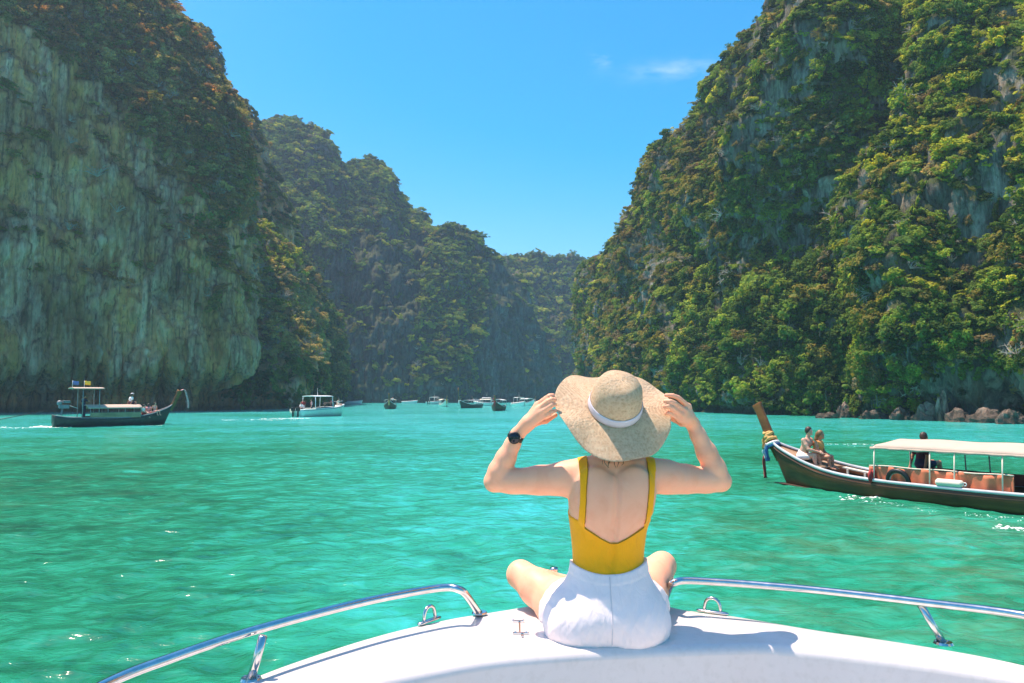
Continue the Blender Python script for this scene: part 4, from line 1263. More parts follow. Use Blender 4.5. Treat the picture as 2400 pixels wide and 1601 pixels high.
    for sx in (-1, 1): SH.ell(J(700 + sx * 128, 1395, -0.028), (0.116, 0.124, 0.106), 0.03)
    for (H_, K_), t in ((LL, 0.36), (LR, 0.36)):
        e = H_ + (K_ - H_) * t
        SH.cone(H_, e + (K_ - H_) * 0.2, 0.098, 0.088, 0.03)
    D = np.minimum(SH.D, F.D - 0.008)
    for (H_, K_), t in ((LL, 0.36), (LR, 0.36)):
        ax = (K_ - H_) / np.linalg.norm(K_ - H_); e = H_ + (K_ - H_) * t
        sd = (X - e[0]) * ax[0] + (Y - e[1]) * ax[1] + (Z - e[2]) * ax[2]
        side = np.where((X - 0.0) * np.sign(H_[0]) > 0, 1, 0)
        D = np.where(side > 0, np.maximum(D, sd), D)
    D = np.maximum(D, Z - zc(1150) - 0.026 * np.minimum(np.abs(X - xc(710)) / 0.12, 1.3) ** 2)
    # folds radiating from the hips, and the waistband's step
    Xb, Yb, Zb = np.broadcast_arrays(X, Y, Z)
    near = np.abs(D) < 0.03
    pts = np.stack([Xb[near], Yb[near], Zb[near]], 1)
    fold = np.zeros_like(D)
    q1 = pts.copy(); q1[:, 0] = np.abs(pts[:, 0]) * 26 - pts[:, 2] * 16; q1[:, 1] *= 9; q1[:, 2] = pts[:, 2] * 9 + 3
    f1 = 0.0026 * (1 - 2 * np.abs(pnoise(q1 * 0.8))) * sstep(0.23, 0.12, pts[:, 2])
    q2 = pts * np.array([8, 8, 38.0]); q2[:, 2] += np.abs(pts[:, 0]) * 60
    f1 += 0.0016 * pnoise(q2) * sstep(0.16, 0.05, pts[:, 2]) 
    fold[near] = f1
    D = D - fold.astype(np.float32)
    D = D - 0.0022 * sstep(zc(1192), zc(1187), Zb - 0.02 * np.minimum(np.abs(Xb - xc(710)) / 0.12, 1.3) ** 2)
    sh_o = link('shorts', F.mesh('shorts', D.astype(np.float32)), M_whitecloth, root, True)
    # seam and binding laid on the cloth
    from mathutils.bvhtree import BVHTree
    def bvh(o): me = o.data; return BVHTree.FromPolygons([v.co[:] for v in me.vertices], [p.vertices[:] for p in me.polygons])
    tb = bvh(sh_o)
    def on(t, x, z, y=-1.0, d=(0, 1, 0), lift=0.001):
        h_ = t.ray_cast(Vector((x, y, z)), Vector(d))
        return None if h_[0] is None else (h_[0] + h_[1] * lift)[:]
    pts = [on(tb, J(720 + (c - 1110) * 0.01, c, -.12)[0], J(700, c, -.12)[2]) for c in range(1156, 1500, 12)]
    mb = MB(); mb.tube([p for p in pts if p], 0.0014, 6); mb.build('seam', M_seam, sh_o, True)
    ts = bvh(s_o)
    pts = []
    for t in np.linspace(-1, 1, 41):
        uu = 0.100 * t; z_ = np.interp(abs(uu), [0, 0.012, 0.045, 0.095, 0.112], [zc(988), zc(986), zc(960), zc(912), zc(885)]) - 0.004
        p = on(ts, np.interp(z_, zgrid, [J(710, 1, 0)[0], J(722, 1, 0)[0], J(744, 1, 0)[0]]) + uu, z_)
        if p: pts.append(p)
    mb = MB(); mb.tube(pts, 0.0016, 6); mb.build('binding', M_binding, s_o, True)
    for sx in (-1, 1):
        pts = []
        for c in range(890, 575, -12):
            z_ = zc(c); w_ = np.interp(z_, [zc(880), zc(570)], [0.112, 0.117]) - np.interp(z_, [zc(880), zc(700), zc(570)], [0.0115, 0.0115, 0.0165]) + 0.002
            p = on(ts, float(np.interp(z_, zgrid, [J(710, 1, 0)[0], J(722, 1, 0)[0], J(744, 1, 0)[0]])) + sx * w_, z_)
            if p and p[1] < 0.03: pts.append(p)
        if len(pts) > 3: mb = MB(); mb.tube(pts, 0.0013, 6); mb.build('binding', M_binding, s_o, True)
    # hair gathered under the hat, eyes, lips
    HF = Field(hc - 0.16, hc + 0.16, 0.005)
    HF.ell(hc + np.array([0, -0.012, 0.008]), (0.078, 0.090, 0.104), 0.0, np.array(Matrix.Rotation(R(-32), 3, 'X')))
    HX, HY, HZ = HF.grid()
    hd = np.maximum(HF.D, (HY - hc[1] - 0.05) * 0.9 - (HZ - hc[2]) * 0.5)
    hf2 = HF.copy(); hf2.D = hd.astype(np.float32)
    for q in (-2, -1, 1, 2): hf2.cone(hc + np.array([0.012 * q, -0.040, -0.06]), hc + np.array([0.014 * q, -0.036, -0.10]), 0.010, 0.004, 0.008)
    ho = link('hair', hf2.mesh('hair'), M_hair, root, True)
    mb = MB(); q0 = random.Random(4)
    for q in range(9):
        x0 = 690 + 11 * q; a_ = J(x0, 530, -0.045); b_ = J(x0 + q0.uniform(-14, 10), 570 + q0.uniform(-6, 10), -0.052); c_ = J(x0 + q0.uniform(-24, 14), 585 + q0.uniform(-4, 22), -0.056)
        mb.tube(catmull([a_, b_, c_], 6), list(np.linspace(0.0016, 0.0005, 6)), 5)
    mb.build('loose_strands', M_hair, ho, True)
    for sx in (-1, 1):
        mb = MB(); mb.ball(hc + np.array([sx * 0.030, 0.081, 0.026]), 0.0115, 12, 8); mb.build('eye', M_whitecloth, root, True)
        e = bpy.data.objects[-1] if False else None
    # watch on the left wrist
    E_ = J(128, 672, 0.05); ax = Vector(WL - E_).normalized()
    wc = Vector(J(236, 445, 0.03))
    wt = empty('wristwatch', tuple(O + np.array(wc)), 0, 'round black wristwatch strapped on the left wrist of the seated woman', 'watch')
    rot = ax.to_track_quat('Z', 'Y').to_matrix()
    mb = MB(); rr = []
    for dz in (-0.009, 0.009):
        rr.append([tuple(rot @ Vector((0.0272 * math.cos(a), 0.0272 * math.sin(a), dz))) for a in np.linspace(0, 2 * math.pi, 28, endpoint=False)])
    mb.loft(rr, close=True); st = mb.build('strap', M_black, wt, True, solid=0.003)
    face = (Vector((-0.10, -1, 0.05)) - ax * Vector((-0.10, -1, 0.05)).dot(ax)).normalized()
    q = face.to_track_quat('Z', 'Y').to_matrix(); c = face * 0.0285
    mb = MB(); mb.tube([c - face * 0.004, c + face * 0.003, c + face * 0.007, c + face * 0.0085], [0.0205, 0.0215, 0.0205, 0.0185], 28); cs = mb.build('case', M_black, wt, True)
    mb = MB(); mb.tube([c + face * 0.0085, c + face * 0.0092], [0.0175, 0.0170], 28)
    mb.build('dial', simple_mat('dark_watch_glass', (0.008, 0.010, 0.016), 0.08, var=0.2), wt, True)
    mb = MB(); mb.tube([c + q @ Vector((0.020, 0, 0.003)), c + q @ Vector((0.024, 0, 0.003))], 0.003, 8); mb.build('crown_button', M_steel, wt, True)
    return O, J, hc
WO, WJ, WHC = make_woman()

def make_hat():
    m, nt, b = new_mat('woven_straw')
    tc = nd(nt, 'ShaderNodeTexCoord')
    vo = nd(nt, 'ShaderNodeTexVoronoi', i_Scale=115.0); nt.links.new(tc.outputs['Object'], vo.inputs[0])
    n1 = noise_node(nt, 78, 4, 0.7); n2 = noise_node(nt, 14, 3)
    sepn = nd(nt, 'ShaderNodeSeparateXYZ'); nt.links.new(tc.outputs['Object'], sepn.inputs[0])
    rad = mathn(nt, 'SQRT', mathn(nt, 'ADD', mathn(nt, 'MULTIPLY', sepn.outputs[0], sepn.outputs[0]), mathn(nt, 'MULTIPLY', sepn.outputs[1], sepn.outputs[1])))
    ring = mathn(nt, 'SINE', mathn(nt, 'MULTIPLY', mathn(nt, 'SUBTRACT', rad, mathn(nt, 'MULTIPLY', sepn.outputs[2], 0.8)), 1400))
    c = ramp(nt, [(0.25, (0.50, 0.29, 0.15)), (0.46, (0.84, 0.56, 0.35)), (0.72, (0.95, 0.75, 0.53))], n1.outputs[0])
    c2 = mixc(nt, 0.35, c.outputs[0], ramp(nt, [(0.0, (0.55, 0.36, 0.21)), (0.6, (0.94, 0.72, 0.49))], vo.outputs['Distance']).outputs[0])
    c3 = mixc(nt, 1.0, c2, ramp(nt, [(0.3, (0.88, 0.86, 0.84)), (0.7, (1, 1, 1))], n2.outputs[0]).outputs[0], 'MULTIPLY')
    nt.links.new(c3, b.inputs['Base Color'])
    b.inputs['Roughness'].default_value = 0.85; b.inputs['Specular IOR Level'].default_value = 0.25
    h = mathn(nt, 'ADD', mathn(nt, 'MULTIPLY', ring, 0.5), mathn(nt, 'ADD', n1.outputs[0], mathn(nt, 'MULTIPLY', vo.outputs['Distance'], 0.8)))
    bp = nd(nt, 'ShaderNodeBump', i_Strength=0.9, i_Distance=0.003); nt.links.new(h, bp.inputs['Height']); nt.links.new(bp.outputs[0], b.inputs['Normal'])
    c = WO + WJ(743, 292, 0.0)
    root = empty('sun_hat', tuple(c), 0, 'wide brimmed straw sun hat with pale ribbon tilted back on the woman\'s head', 'hat')
    ax = Vector((0.06, -0.70, 0.71)).normalized()
    xx = Vector((1, 0, 0)); xx = (xx - ax * xx.dot(ax)).normalized(); yy = ax.cross(xx)
    rot = Matrix((xx, yy, ax)).transposed()
    # hat-local: x right, y towards the far (forehead) side, z along the crown
    prof = [(0.0, 0.128), (0.025, 0.127), (0.05, 0.121), (0.068, 0.108), (0.079, 0.088), (0.085, 0.06), (0.088, 0.03), (0.090, 0.006), (0.094, -0.001)]
    for k in range(1, 13): prof.append((0.094 + 0.106 * k / 12, -0.001))
    n = 96; rows = []
    for r_, h_ in prof:
        row = []
        for i in range(n):
            a = 2 * math.pi * i / n; ca, sa = math.cos(a), math.sin(a)
            rr = r_; zz = h_
            if r_ > 0.094:
                t = (r_ - 0.094) / 0.106
                R1 = 0.194 + 0.010 * math.cos(a) ** 2 + 0.012 * math.exp(-((a - 3.0) / 0.5) ** 2) + 0.012 * max(0, -sa) + 0.006 * math.sin(3 * a + 1) - 0.012 * max(0, ca) * (1 if sa > -0.3 else .4)
                rr = 0.094 + (R1 - 0.094) * t
                droop = -0.030 * max(0, -sa) ** 1.5 - 0.028 * max(0, sa) ** 2 + 0.018 * math.exp(-((a - 2.5) / 0.45) ** 2) + 0.015 * math.sin(2 * a + 0.5) + 0.010 * math.sin(5 * a + 2) - 0.016 * math.exp(-((a - 5.55) / 0.5) ** 2)
                zz += droop * t ** 1.3 + 0.002 * math.sin(9 * a) * t
            else:
                zz += 0.0015 * math.sin(4 * a + r_ * 90) * min(1, r_ / 0.08) ** 2; rr *= 1 + 0.012 * math.sin(3 * a + 0.6)
            row.append((rr * ca, rr * sa * 1.04, zz))
        rows.append(row)
    crown = rows[:9]; brim = rows[8:]
    mb = MB(); mb.loft(crown, close=True); o1 = mb.build('hat_crown', m, root, True, solid=0.003)
    mb = MB(); mb.loft(brim, close=True); o2 = mb.build('brim', m, root, True, solid=0.003, subdiv=1)
    band = []
    for dz, g in ((0.002, 0.0055), (0.012, 0.0045), (0.022, 0.004), (0.030, 0.0030)):
        row = []
        for i in range(n):
            a = 2 * math.pi * i / n; r_ = 0.0895 - 0.05 * max(0, dz - 0.006) + g
            r_ *= 1 + 0.012 * math.sin(3 * a + 0.6)
            row.append((r_ * math.cos(a), r_ * math.sin(a) * 1.04, dz + 0.002 * math.sin(2 * a)))
        band.append(row)
    mb = MB(); mb.loft(band, close=True); o3 = mb.build('ribbon', cloth_mat('lavender_grey_ribbon', (0.60, 0.57, 0.64), 0.6), root, True, solid=0.0015)
    root.rotation_euler = rot.to_euler()
    return root
make_hat()

# ------------------------------------------------------------------ boats
def wood_mat(name, a, b_, rough=0.55, scale=3.0, ms=(0.15, 1, 1), spec=0.4):
    m, nt, b = new_mat(name)
    n = noise_node(nt, scale, 6, 0.65, ms, dist=0.6); n2 = noise_node(nt, 1.1, 4, 0.6)
    c = mixc(nt, 1.0, ramp(nt, [(0.3, a), (0.7, b_)], n.outputs[0]).outputs[0], ramp(nt, [(0.3, (0.6, 0.6, 0.6)), (0.65, (1.1, 1.1, 1.1))], n2.outputs[0]).outputs[0], 'MULTIPLY')
    nt.links.new(c, b.inputs['Base Color']); b.inputs['Roughness'].default_value = rough; b.inputs['Specular IOR Level'].default_value = spec
    bp = nd(nt, 'ShaderNodeBump', i_Strength=0.3, i_Distance=0.01); nt.links.new(n.outputs[0], bp.inputs['Height']); nt.links.new(bp.outputs[0], b.inputs['Normal'])
    return m
M_hullwood = wood_mat('varnished_dark_hull_planks', (0.06, 0.020, 0.007), (0.17, 0.058, 0.017), 0.5, 2.2, (0.25, 1, 3))
M_prowwood = wood_mat('orange_varnished_prow', (0.17, 0.055, 0.014), (0.36, 0.13, 0.032), 0.4)
M_deckwood = wood_mat('worn_tan_deck_boards', (0.34, 0.20, 0.115), (0.52, 0.34, 0.21), 0.8)
M_cream = simple_mat('cream_paint', (0.74, 0.66, 0.54), 0.6, var=0.1, nscale=5)
M_rail = simple_mat('pale_blue_grey_paint', (0.42, 0.47, 0.50), 0.5, var=0.25, nscale=4, mscale=(0.3, 1, 1))
M_inside = wood_mat('dark_bilge_wood', (0.05, 0.028, 0.02), (0.13, 0.07, 0.045), 0.8)
M_orange = simple_mat('orange_tarp', (0.80, 0.20, 0.095), 0.7, var=0.15, nscale=3, bump=0.3, bscale=6)
M_red = simple_mat('dark_red_paint', (0.20, 0.035, 0.025), 0.5, var=0.3, nscale=4)
M_canvas = simple_mat('cream_canvas', (0.49, 0.385, 0.31), 0.85, var=0.05, nscale=3, bump=0.2, bscale=14)
M_white = simple_mat('white_paint', (0.76, 0.76, 0.76), 0.4, var=0.06, nscale=4)
M_pole = simple_mat('weathered_steel_pole', (0.30, 0.31, 0.31), 0.5, var=0.3, nscale=12)
M_green = simple_mat('dark_green_paint', (0.022, 0.030, 0.028), 0.45, var=0.4, nscale=3)
M_blue = simple_mat('blue_cloth', (0.05, 0.17, 0.42), 0.8, var=0.2)
M_ryellow = simple_mat('marigold_garland', (0.66, 0.38, 0.13), 0.9, var=0.3, nscale=30, bump=0.8, bscale=60)
M_rred = simple_mat('red_cloth', (0.42, 0.035, 0.035), 0.8, var=0.3)
M_pink = simple_mat('pink_cloth', (0.75, 0.33, 0.34), 0.8, var=0.3, nscale=8)
M_navy = simple_mat('navy_cloth', (0.02, 0.02, 0.06), 0.8, var=0.3)
M_maroon = simple_mat('maroon_cloth', (0.10, 0.02, 0.04), 0.8, var=0.3)
M_lightcloth = simple_mat('white_cloth', (0.78, 0.75, 0.74), 0.85, var=0.08, nscale=20)
M_glass = simple_mat('dark_windscreen', (0.02, 0.03, 0.035), 0.08, var=0.2)
M_palegreen = simple_mat('pale_green_white_hull', (0.62, 0.72, 0.66), 0.35, var=0.08)
M_grey = simple_mat('grey_hull', (0.20, 0.22, 0.24), 0.5, var=0.25)
M_yellowp = simple_mat('yellow_cloth', (0.80, 0.55, 0.05), 0.8, var=0.2)

def section(b, zs, zk, xs, xk, n=6):
    half = []
    for k in range(n + 1):
        t = k / n                                       # 0 at the sheer, 1 at the keel
        y = b * (1 - t ** 2.6) ** 0.62
        z = zs + (zk - zs) * t ** 0.92
        half.append((xs + (xk - xs) * t, y, z))
    return half + [(x, -y, z) for x, y, z in half[-2::-1]]
def resample(st, n):
    return catmull(np.array(st, float), n)
def hull_parts(root, st, hull_m, rail_m, n=48, railr=0.03, inside_m=None, floor_z=0.08):
    """st rows: x at sheer, x at keel, half beam, sheer z, keel z"""
    S = resample(st, n)
    rows = [section(r[2], r[3], r[4], r[0], r[1]) for r in S]
    mb = MB(); mb.loft(rows)
    mb.add(rows[0], [tuple(range(len(rows[0])))])
    h = mb.build('hull', hull_m, root, True, solid=0.04)
    for s in (-1, 1):
        mb = MB(); mb.tube([(r[0], s * (r[2] + 0.004), r[3] + railr * 0.3) for r in S], railr, 8, flat=1.3); mb.build('gunwale', rail_m, h, True)
    if inside_m is not None:
        fl = [[(r[0], y * max(0.02, r[2] - 0.07) * 0.9, max(floor_z, r[4] + 0.12)) for y in np.linspace(-1, 1, 5)] for r in S if r[3] - 0.25 > floor_z]
        mb = MB(); mb.loft(fl); mb.build('floor', inside_m, root, False, solid=0.02)
    return S
def at_x(S, x):
    i = int(np.argmin(np.abs(S[:, 0] - x))); return S[i]
def cloth_strip(pts, w, axis=(0, 1, 0), wav=0.03, n=16, ph=0.0):
    pts = catmull(pts, n); rows = []
    for i, p in enumerate(pts):
        row = []
        for k in np.linspace(-1, 1, 7):
            q = p + np.array(axis) * k * w * (1 + 0.15 * math.sin(i * 0.9 + ph)); q = q + np.array([wav * math.sin(k * 4 + i * 0.5 + ph), 0, 0])
            row.append(tuple(q))
        rows.append(row)
    return rows

# small figures: joints in the boat's own space
def figure(name_loc, joints, label, skin, clothes, hair, group=None, rz=0.0, h=0.014, fem=False, hat=None):
    j = {k: np.array(v, float) for k, v in joints.items()}
    allp = np.array(list(j.values()))
    F = Field(allp.min(0) - 0.28, allp.max(0) + 0.28, h)
    def lp(a, b, t): return a * (1 - t) + b * t
    w = 0.92 if fem else 1.0
    pel, ch, nk, hd = j['pelvis'], j['chest'], j['neck'], j['head']
    side = j['shoulder_r'] - j['shoulder_l']; side /= np.linalg.norm(side)
    def put(F, body=True, grow=0.0):
        g = grow
        F.cone(pel, lp(pel, ch, .5), 0.125 * w + g, 0.105 * w + g, 0.03); F.cone(lp(pel, ch, .5), ch, 0.11 * w + g, 0.13 * w + g, 0.04)
        F.cone(ch - side * 0.07, ch + side * 0.07, 0.115 * w + g, 0.115 * w + g, 0.03)
        F.cone(lp(j['shoulder_l'], ch, .1), lp(j['shoulder_r'], ch, .1), 0.062 * w + g, 0.062 * w + g, 0.04)
    put(F)
    F.cone(ch, nk, 0.07 * w, 0.055 * w, 0.03); F.cone(nk, hd, 0.055 * w, 0.05, 0.02)
    fw = np.array(j.get('look', np.cross(np.array([0, 0, 1.0]), side))); fw /= np.linalg.norm(fw); fw_ = fw
    F.ell(hd, (0.078, 0.090, 0.112), 0.01, np.array([np.cross(fw, [0, 0, 1]), fw, [0, 0, 1]]).T)
    F.cone(hd + fw * 0.08 + np.array([0, 0, 0.01]), hd + fw * 0.102 + np.array([0, 0, -0.012]), 0.012, 0.016, 0.012)
    F.cone(hd + fw * 0.05 - np.array([0, 0, 0.06]), hd + fw * 0.07 - np.array([0, 0, 0.085]), 0.05, 0.032, 0.02)
    for s in 'lr':
        S_, E, W, K, A, T, H = (j[k + '_' + s] for k in ('shoulder', 'elbow', 'wrist', 'knee', 'ankle', 'toe', 'hip'))
        F.chain([S_, lp(S_, E, .5), E], [0.058 * w, 0.048 * w, 0.040 * w], 0.03)
        F.chain([E, lp(E, W, .3), W], [0.041 * w, 0.042 * w, 0.028 * w], 0.015)
        d = (W - E) / np.linalg.norm(W - E); pm = W + d * 0.07
        F.cone(W, pm, 0.030, 0.036, 0.01)
        u = np.cross(d, [0, 0, 1.0]); u = u / max(np.linalg.norm(u), 1e-3)
        for q in range(4): F.chain([pm + u * (q - 1.5) * 0.02, pm + u * (q - 1.5) * 0.024 + d * (0.05 - 0.006 * abs(q - 1.3)) - np.array([0, 0, .008]), pm + u * (q - 1.5) * 0.024 + d * (0.085 - 0.01 * abs(q - 1.3)) - np.array([0, 0, .03])], [0.013, 0.0115, 0.010], 0.003)
        F.chain([W + d * 0.03, W + d * 0.06 + u * 0.045 - np.array([0, 0, .012]), W + d * 0.09 + u * 0.05 - np.array([0, 0, .03])], [0.016, 0.0135, 0.011], 0.006)
        F.chain([H, lp(H, K, .5), K], [0.095 * w, 0.078 * w, 0.058 * w], 0.03)
        F.chain([K, lp(K, A, .3), A], [0.056 * w, 0.058 * w, 0.038 * w], 0.02)
        F.chain([A, lp(A, T, .5) + np.array([0, 0, -.012]), T], [0.042, 0.040, 0.026], 0.02)
    root = empty('person', name_loc, rz, label, 'person', group)
    link('body', F.mesh('body'), skin, root, True)
    X, Y, Z = F.grid()
    for kind, mt in clothes:
        C = F.copy(); C.D = np.full(F.n, 0.3, np.float32); g = 0.014
        if kind in ('shirt', 'vest', 'bikini_top'):
            put(C, grow=g)
            if kind == 'shirt':
                for s in 'lr': C.cone(j['shoulder_' + s], lp(j['shoulder_' + s], j['elbow_' + s], .6), 0.064 * w + g, 0.055 * w + g, 0.02)
            ax = (nk - pel) / np.linalg.norm(nk - pel); L = np.linalg.norm(nk - pel)
            sd = (X - pel[0]) * ax[0] + (Y - pel[1]) * ax[1] + (Z - pel[2]) * ax[2]
            lo, hi = (0.02, L - 0.03) if kind != 'bikini_top' else (L * 0.48, L * 0.72)
            D = np.maximum(np.maximum(C.D, lo - sd), sd - hi)
        elif kind in ('shorts', 'trunks', 'dress'):
            C.cone(pel, lp(pel, ch, .42), 0.135 * w + g, 0.115 * w + g, 0.03)
            for s in 'lr': C.cone(j['hip_' + s], lp(j['hip_' + s], j['knee_' + s], .55 if kind == 'shorts' else .32), 0.104 * w + g, 0.088 * w + g, 0.02)
            ax = (ch - pel) / np.linalg.norm(ch - pel)
            sd = (X - pel[0]) * ax[0] + (Y - pel[1]) * ax[1] + (Z - pel[2]) * ax[2]
            D = np.maximum(C.D, sd - np.linalg.norm(ch - pel) * 0.36)
        else:   # trousers
            for s in 'lr':
                C.cone(j['hip_' + s], j['knee_' + s], 0.104 * w + g, 0.07 * w + g, 0.02); C.cone(j['knee_' + s], lp(j['knee_' + s], j['ankle_' + s], .93), 0.066 * w + g, 0.05 * w + g, 0.01)
            C.cone(pel, lp(pel, ch, .3), 0.13 * w + g, 0.11 * w + g, 0.03); D = C.D
        if (D < 0).any(): link(kind, F.mesh(kind, np.asarray(D, np.float32)), mt, root, True)
    H = Field(hd - 0.32, hd + 0.25, h); rt = np.array([np.cross(fw_, [0, 0, 1]), fw_, [0, 0, 1]]).T
    H.ell(hd + np.array([0, 0, 0.018]) - fw_ * 0.014, (0.088, 0.098, 0.112), 0.0, rt)
    hx, hy, hz = H.grid()
    cut = ((hx - hd[0]) * fw_[0] + (hy - hd[1]) * fw_[1]) - 0.048 - (hz - hd[2]) * 0.45
    H.D = np.maximum(H.D, cut).astype(np.float32)
    if fem: H.chain([hd - fw_ * 0.07, hd - fw_ * 0.10 - np.array([0, 0, .12]), hd - fw_ * 0.09 - np.array([0, 0, .26])], [0.07, 0.065, 0.03], 0.03)
    link('hair', H.mesh('hair'), hair, root, True)
    if hat:
        mb = MB(); c = hd + np.array([0, 0, 0.075]); mb.tube([c, c + np.array([0, 0, .012])], [0.19, 0.17], 20); mb.tube([c, c + np.array([0, 0, .05]), c + np.array([0, 0, .085])], [0.105, 0.10, 0.06], 18)
        mb.build('hat', hat, root, True)
    return root
def sit(px, py, pz, face, shin=0.42, lean=0.08, spread=0.12, arms='lap', seat_h=None, scale=1.0):
    """a seated pose facing the given heading (radians), pelvis on the seat at pz"""
    f = np.array([math.cos(face), math.sin(face), 0]); s = np.array([math.sin(face), -math.cos(face), 0]); u = np.array([0, 0, 1.0])
    b = np.array([px, py, pz + 0.13]); k = scale
    P_ = lambda a, l, z: b + (f * a + s * l + u * z) * k
    d = dict(pelvis=P_(0, 0, 0), chest=P_(lean, 0, 0.36), neck=P_(lean + .03, 0, 0.53), head=P_(lean + .06, 0, 0.68), look=f)
    for q, sg in (('r', 1), ('l', -1)):
        d['shoulder_' + q] = P_(lean, sg * 0.19, 0.44); d['hip_' + q] = P_(0.02, sg * 0.09, -0.01)
        d['knee_' + q] = P_(0.42, sg * spread, 0.04); d['ankle_' + q] = P_(0.46, sg * spread, 0.04 - shin); d['toe_' + q] = P_(0.62, sg * spread * 1.1, -0.01 - shin)
        if arms == 'lap': d['elbow_' + q] = P_(lean + .06, sg * 0.25, 0.17); d['wrist_' + q] = P_(0.30, sg * 0.12, 0.12)
        elif arms == 'hug': d['elbow_' + q] = P_(lean + .16, sg * 0.22, 0.20); d['wrist_' + q] = P_(lean + .34, sg * 0.06, 0.14)
        elif arms == 'prop': d['elbow_' + q] = P_(lean - .08, sg * 0.28, 0.18); d['wrist_' + q] = P_(-0.10, sg * 0.28, -0.06)
    return d
def stand(px, py, pz, face, reach=None, scale=1.0):
    f = np.array([math.cos(face), math.sin(face), 0]); s = np.array([math.sin(face), -math.cos(face), 0]); u = np.array([0, 0, 1.0])
    b = np.array([px, py, pz]); P_ = lambda a, l, z: b + (f * a + s * l + u * z) * scale
    d = dict(pelvis=P_(0, 0, 0.94), chest=P_(0.02, 0, 1.29), neck=P_(.03, 0, 1.47), head=P_(.06, 0, 1.61), look=f)
    for q, sg in (('r', 1), ('l', -1)):
        d['shoulder_' + q] = P_(0.01, sg * 0.19, 1.38); d['hip_' + q] = P_(0, sg * 0.09, 0.90); d['knee_' + q] = P_(0.03, sg * 0.11, 0.49); d['ankle_' + q] = P_(0, sg * 0.12, 0.08); d['toe_' + q] = P_(0.17, sg * 0.14, 0.035)
        d['elbow_' + q] = P_(-.03, sg * 0.25, 1.10); d['wrist_' + q] = P_(0.10, sg * 0.25, 0.87)
    if reach: d['elbow_r'] = P_(0.2, 0.24, 1.2); d['wrist_r'] = P_(0.42, 0.16, 1.25)
    return d
def to_world(jt, root):
    M = root.matrix_basis
    out = {}
    for k, v in jt.items():
        out[k] = (M.to_3x3() @ Vector(v)) if k == 'look' else M @ Vector(v)
    base = out['pelvis'].copy()
    return {k: (v if k == 'look' else v - base) for k, v in out.items()}, tuple(base)
def person_on(root, jt, *a, **k):
    bpy.context.view_layer.update()
    j, loc = to_world(jt, root)
    return figure(loc, j, *a, **k)

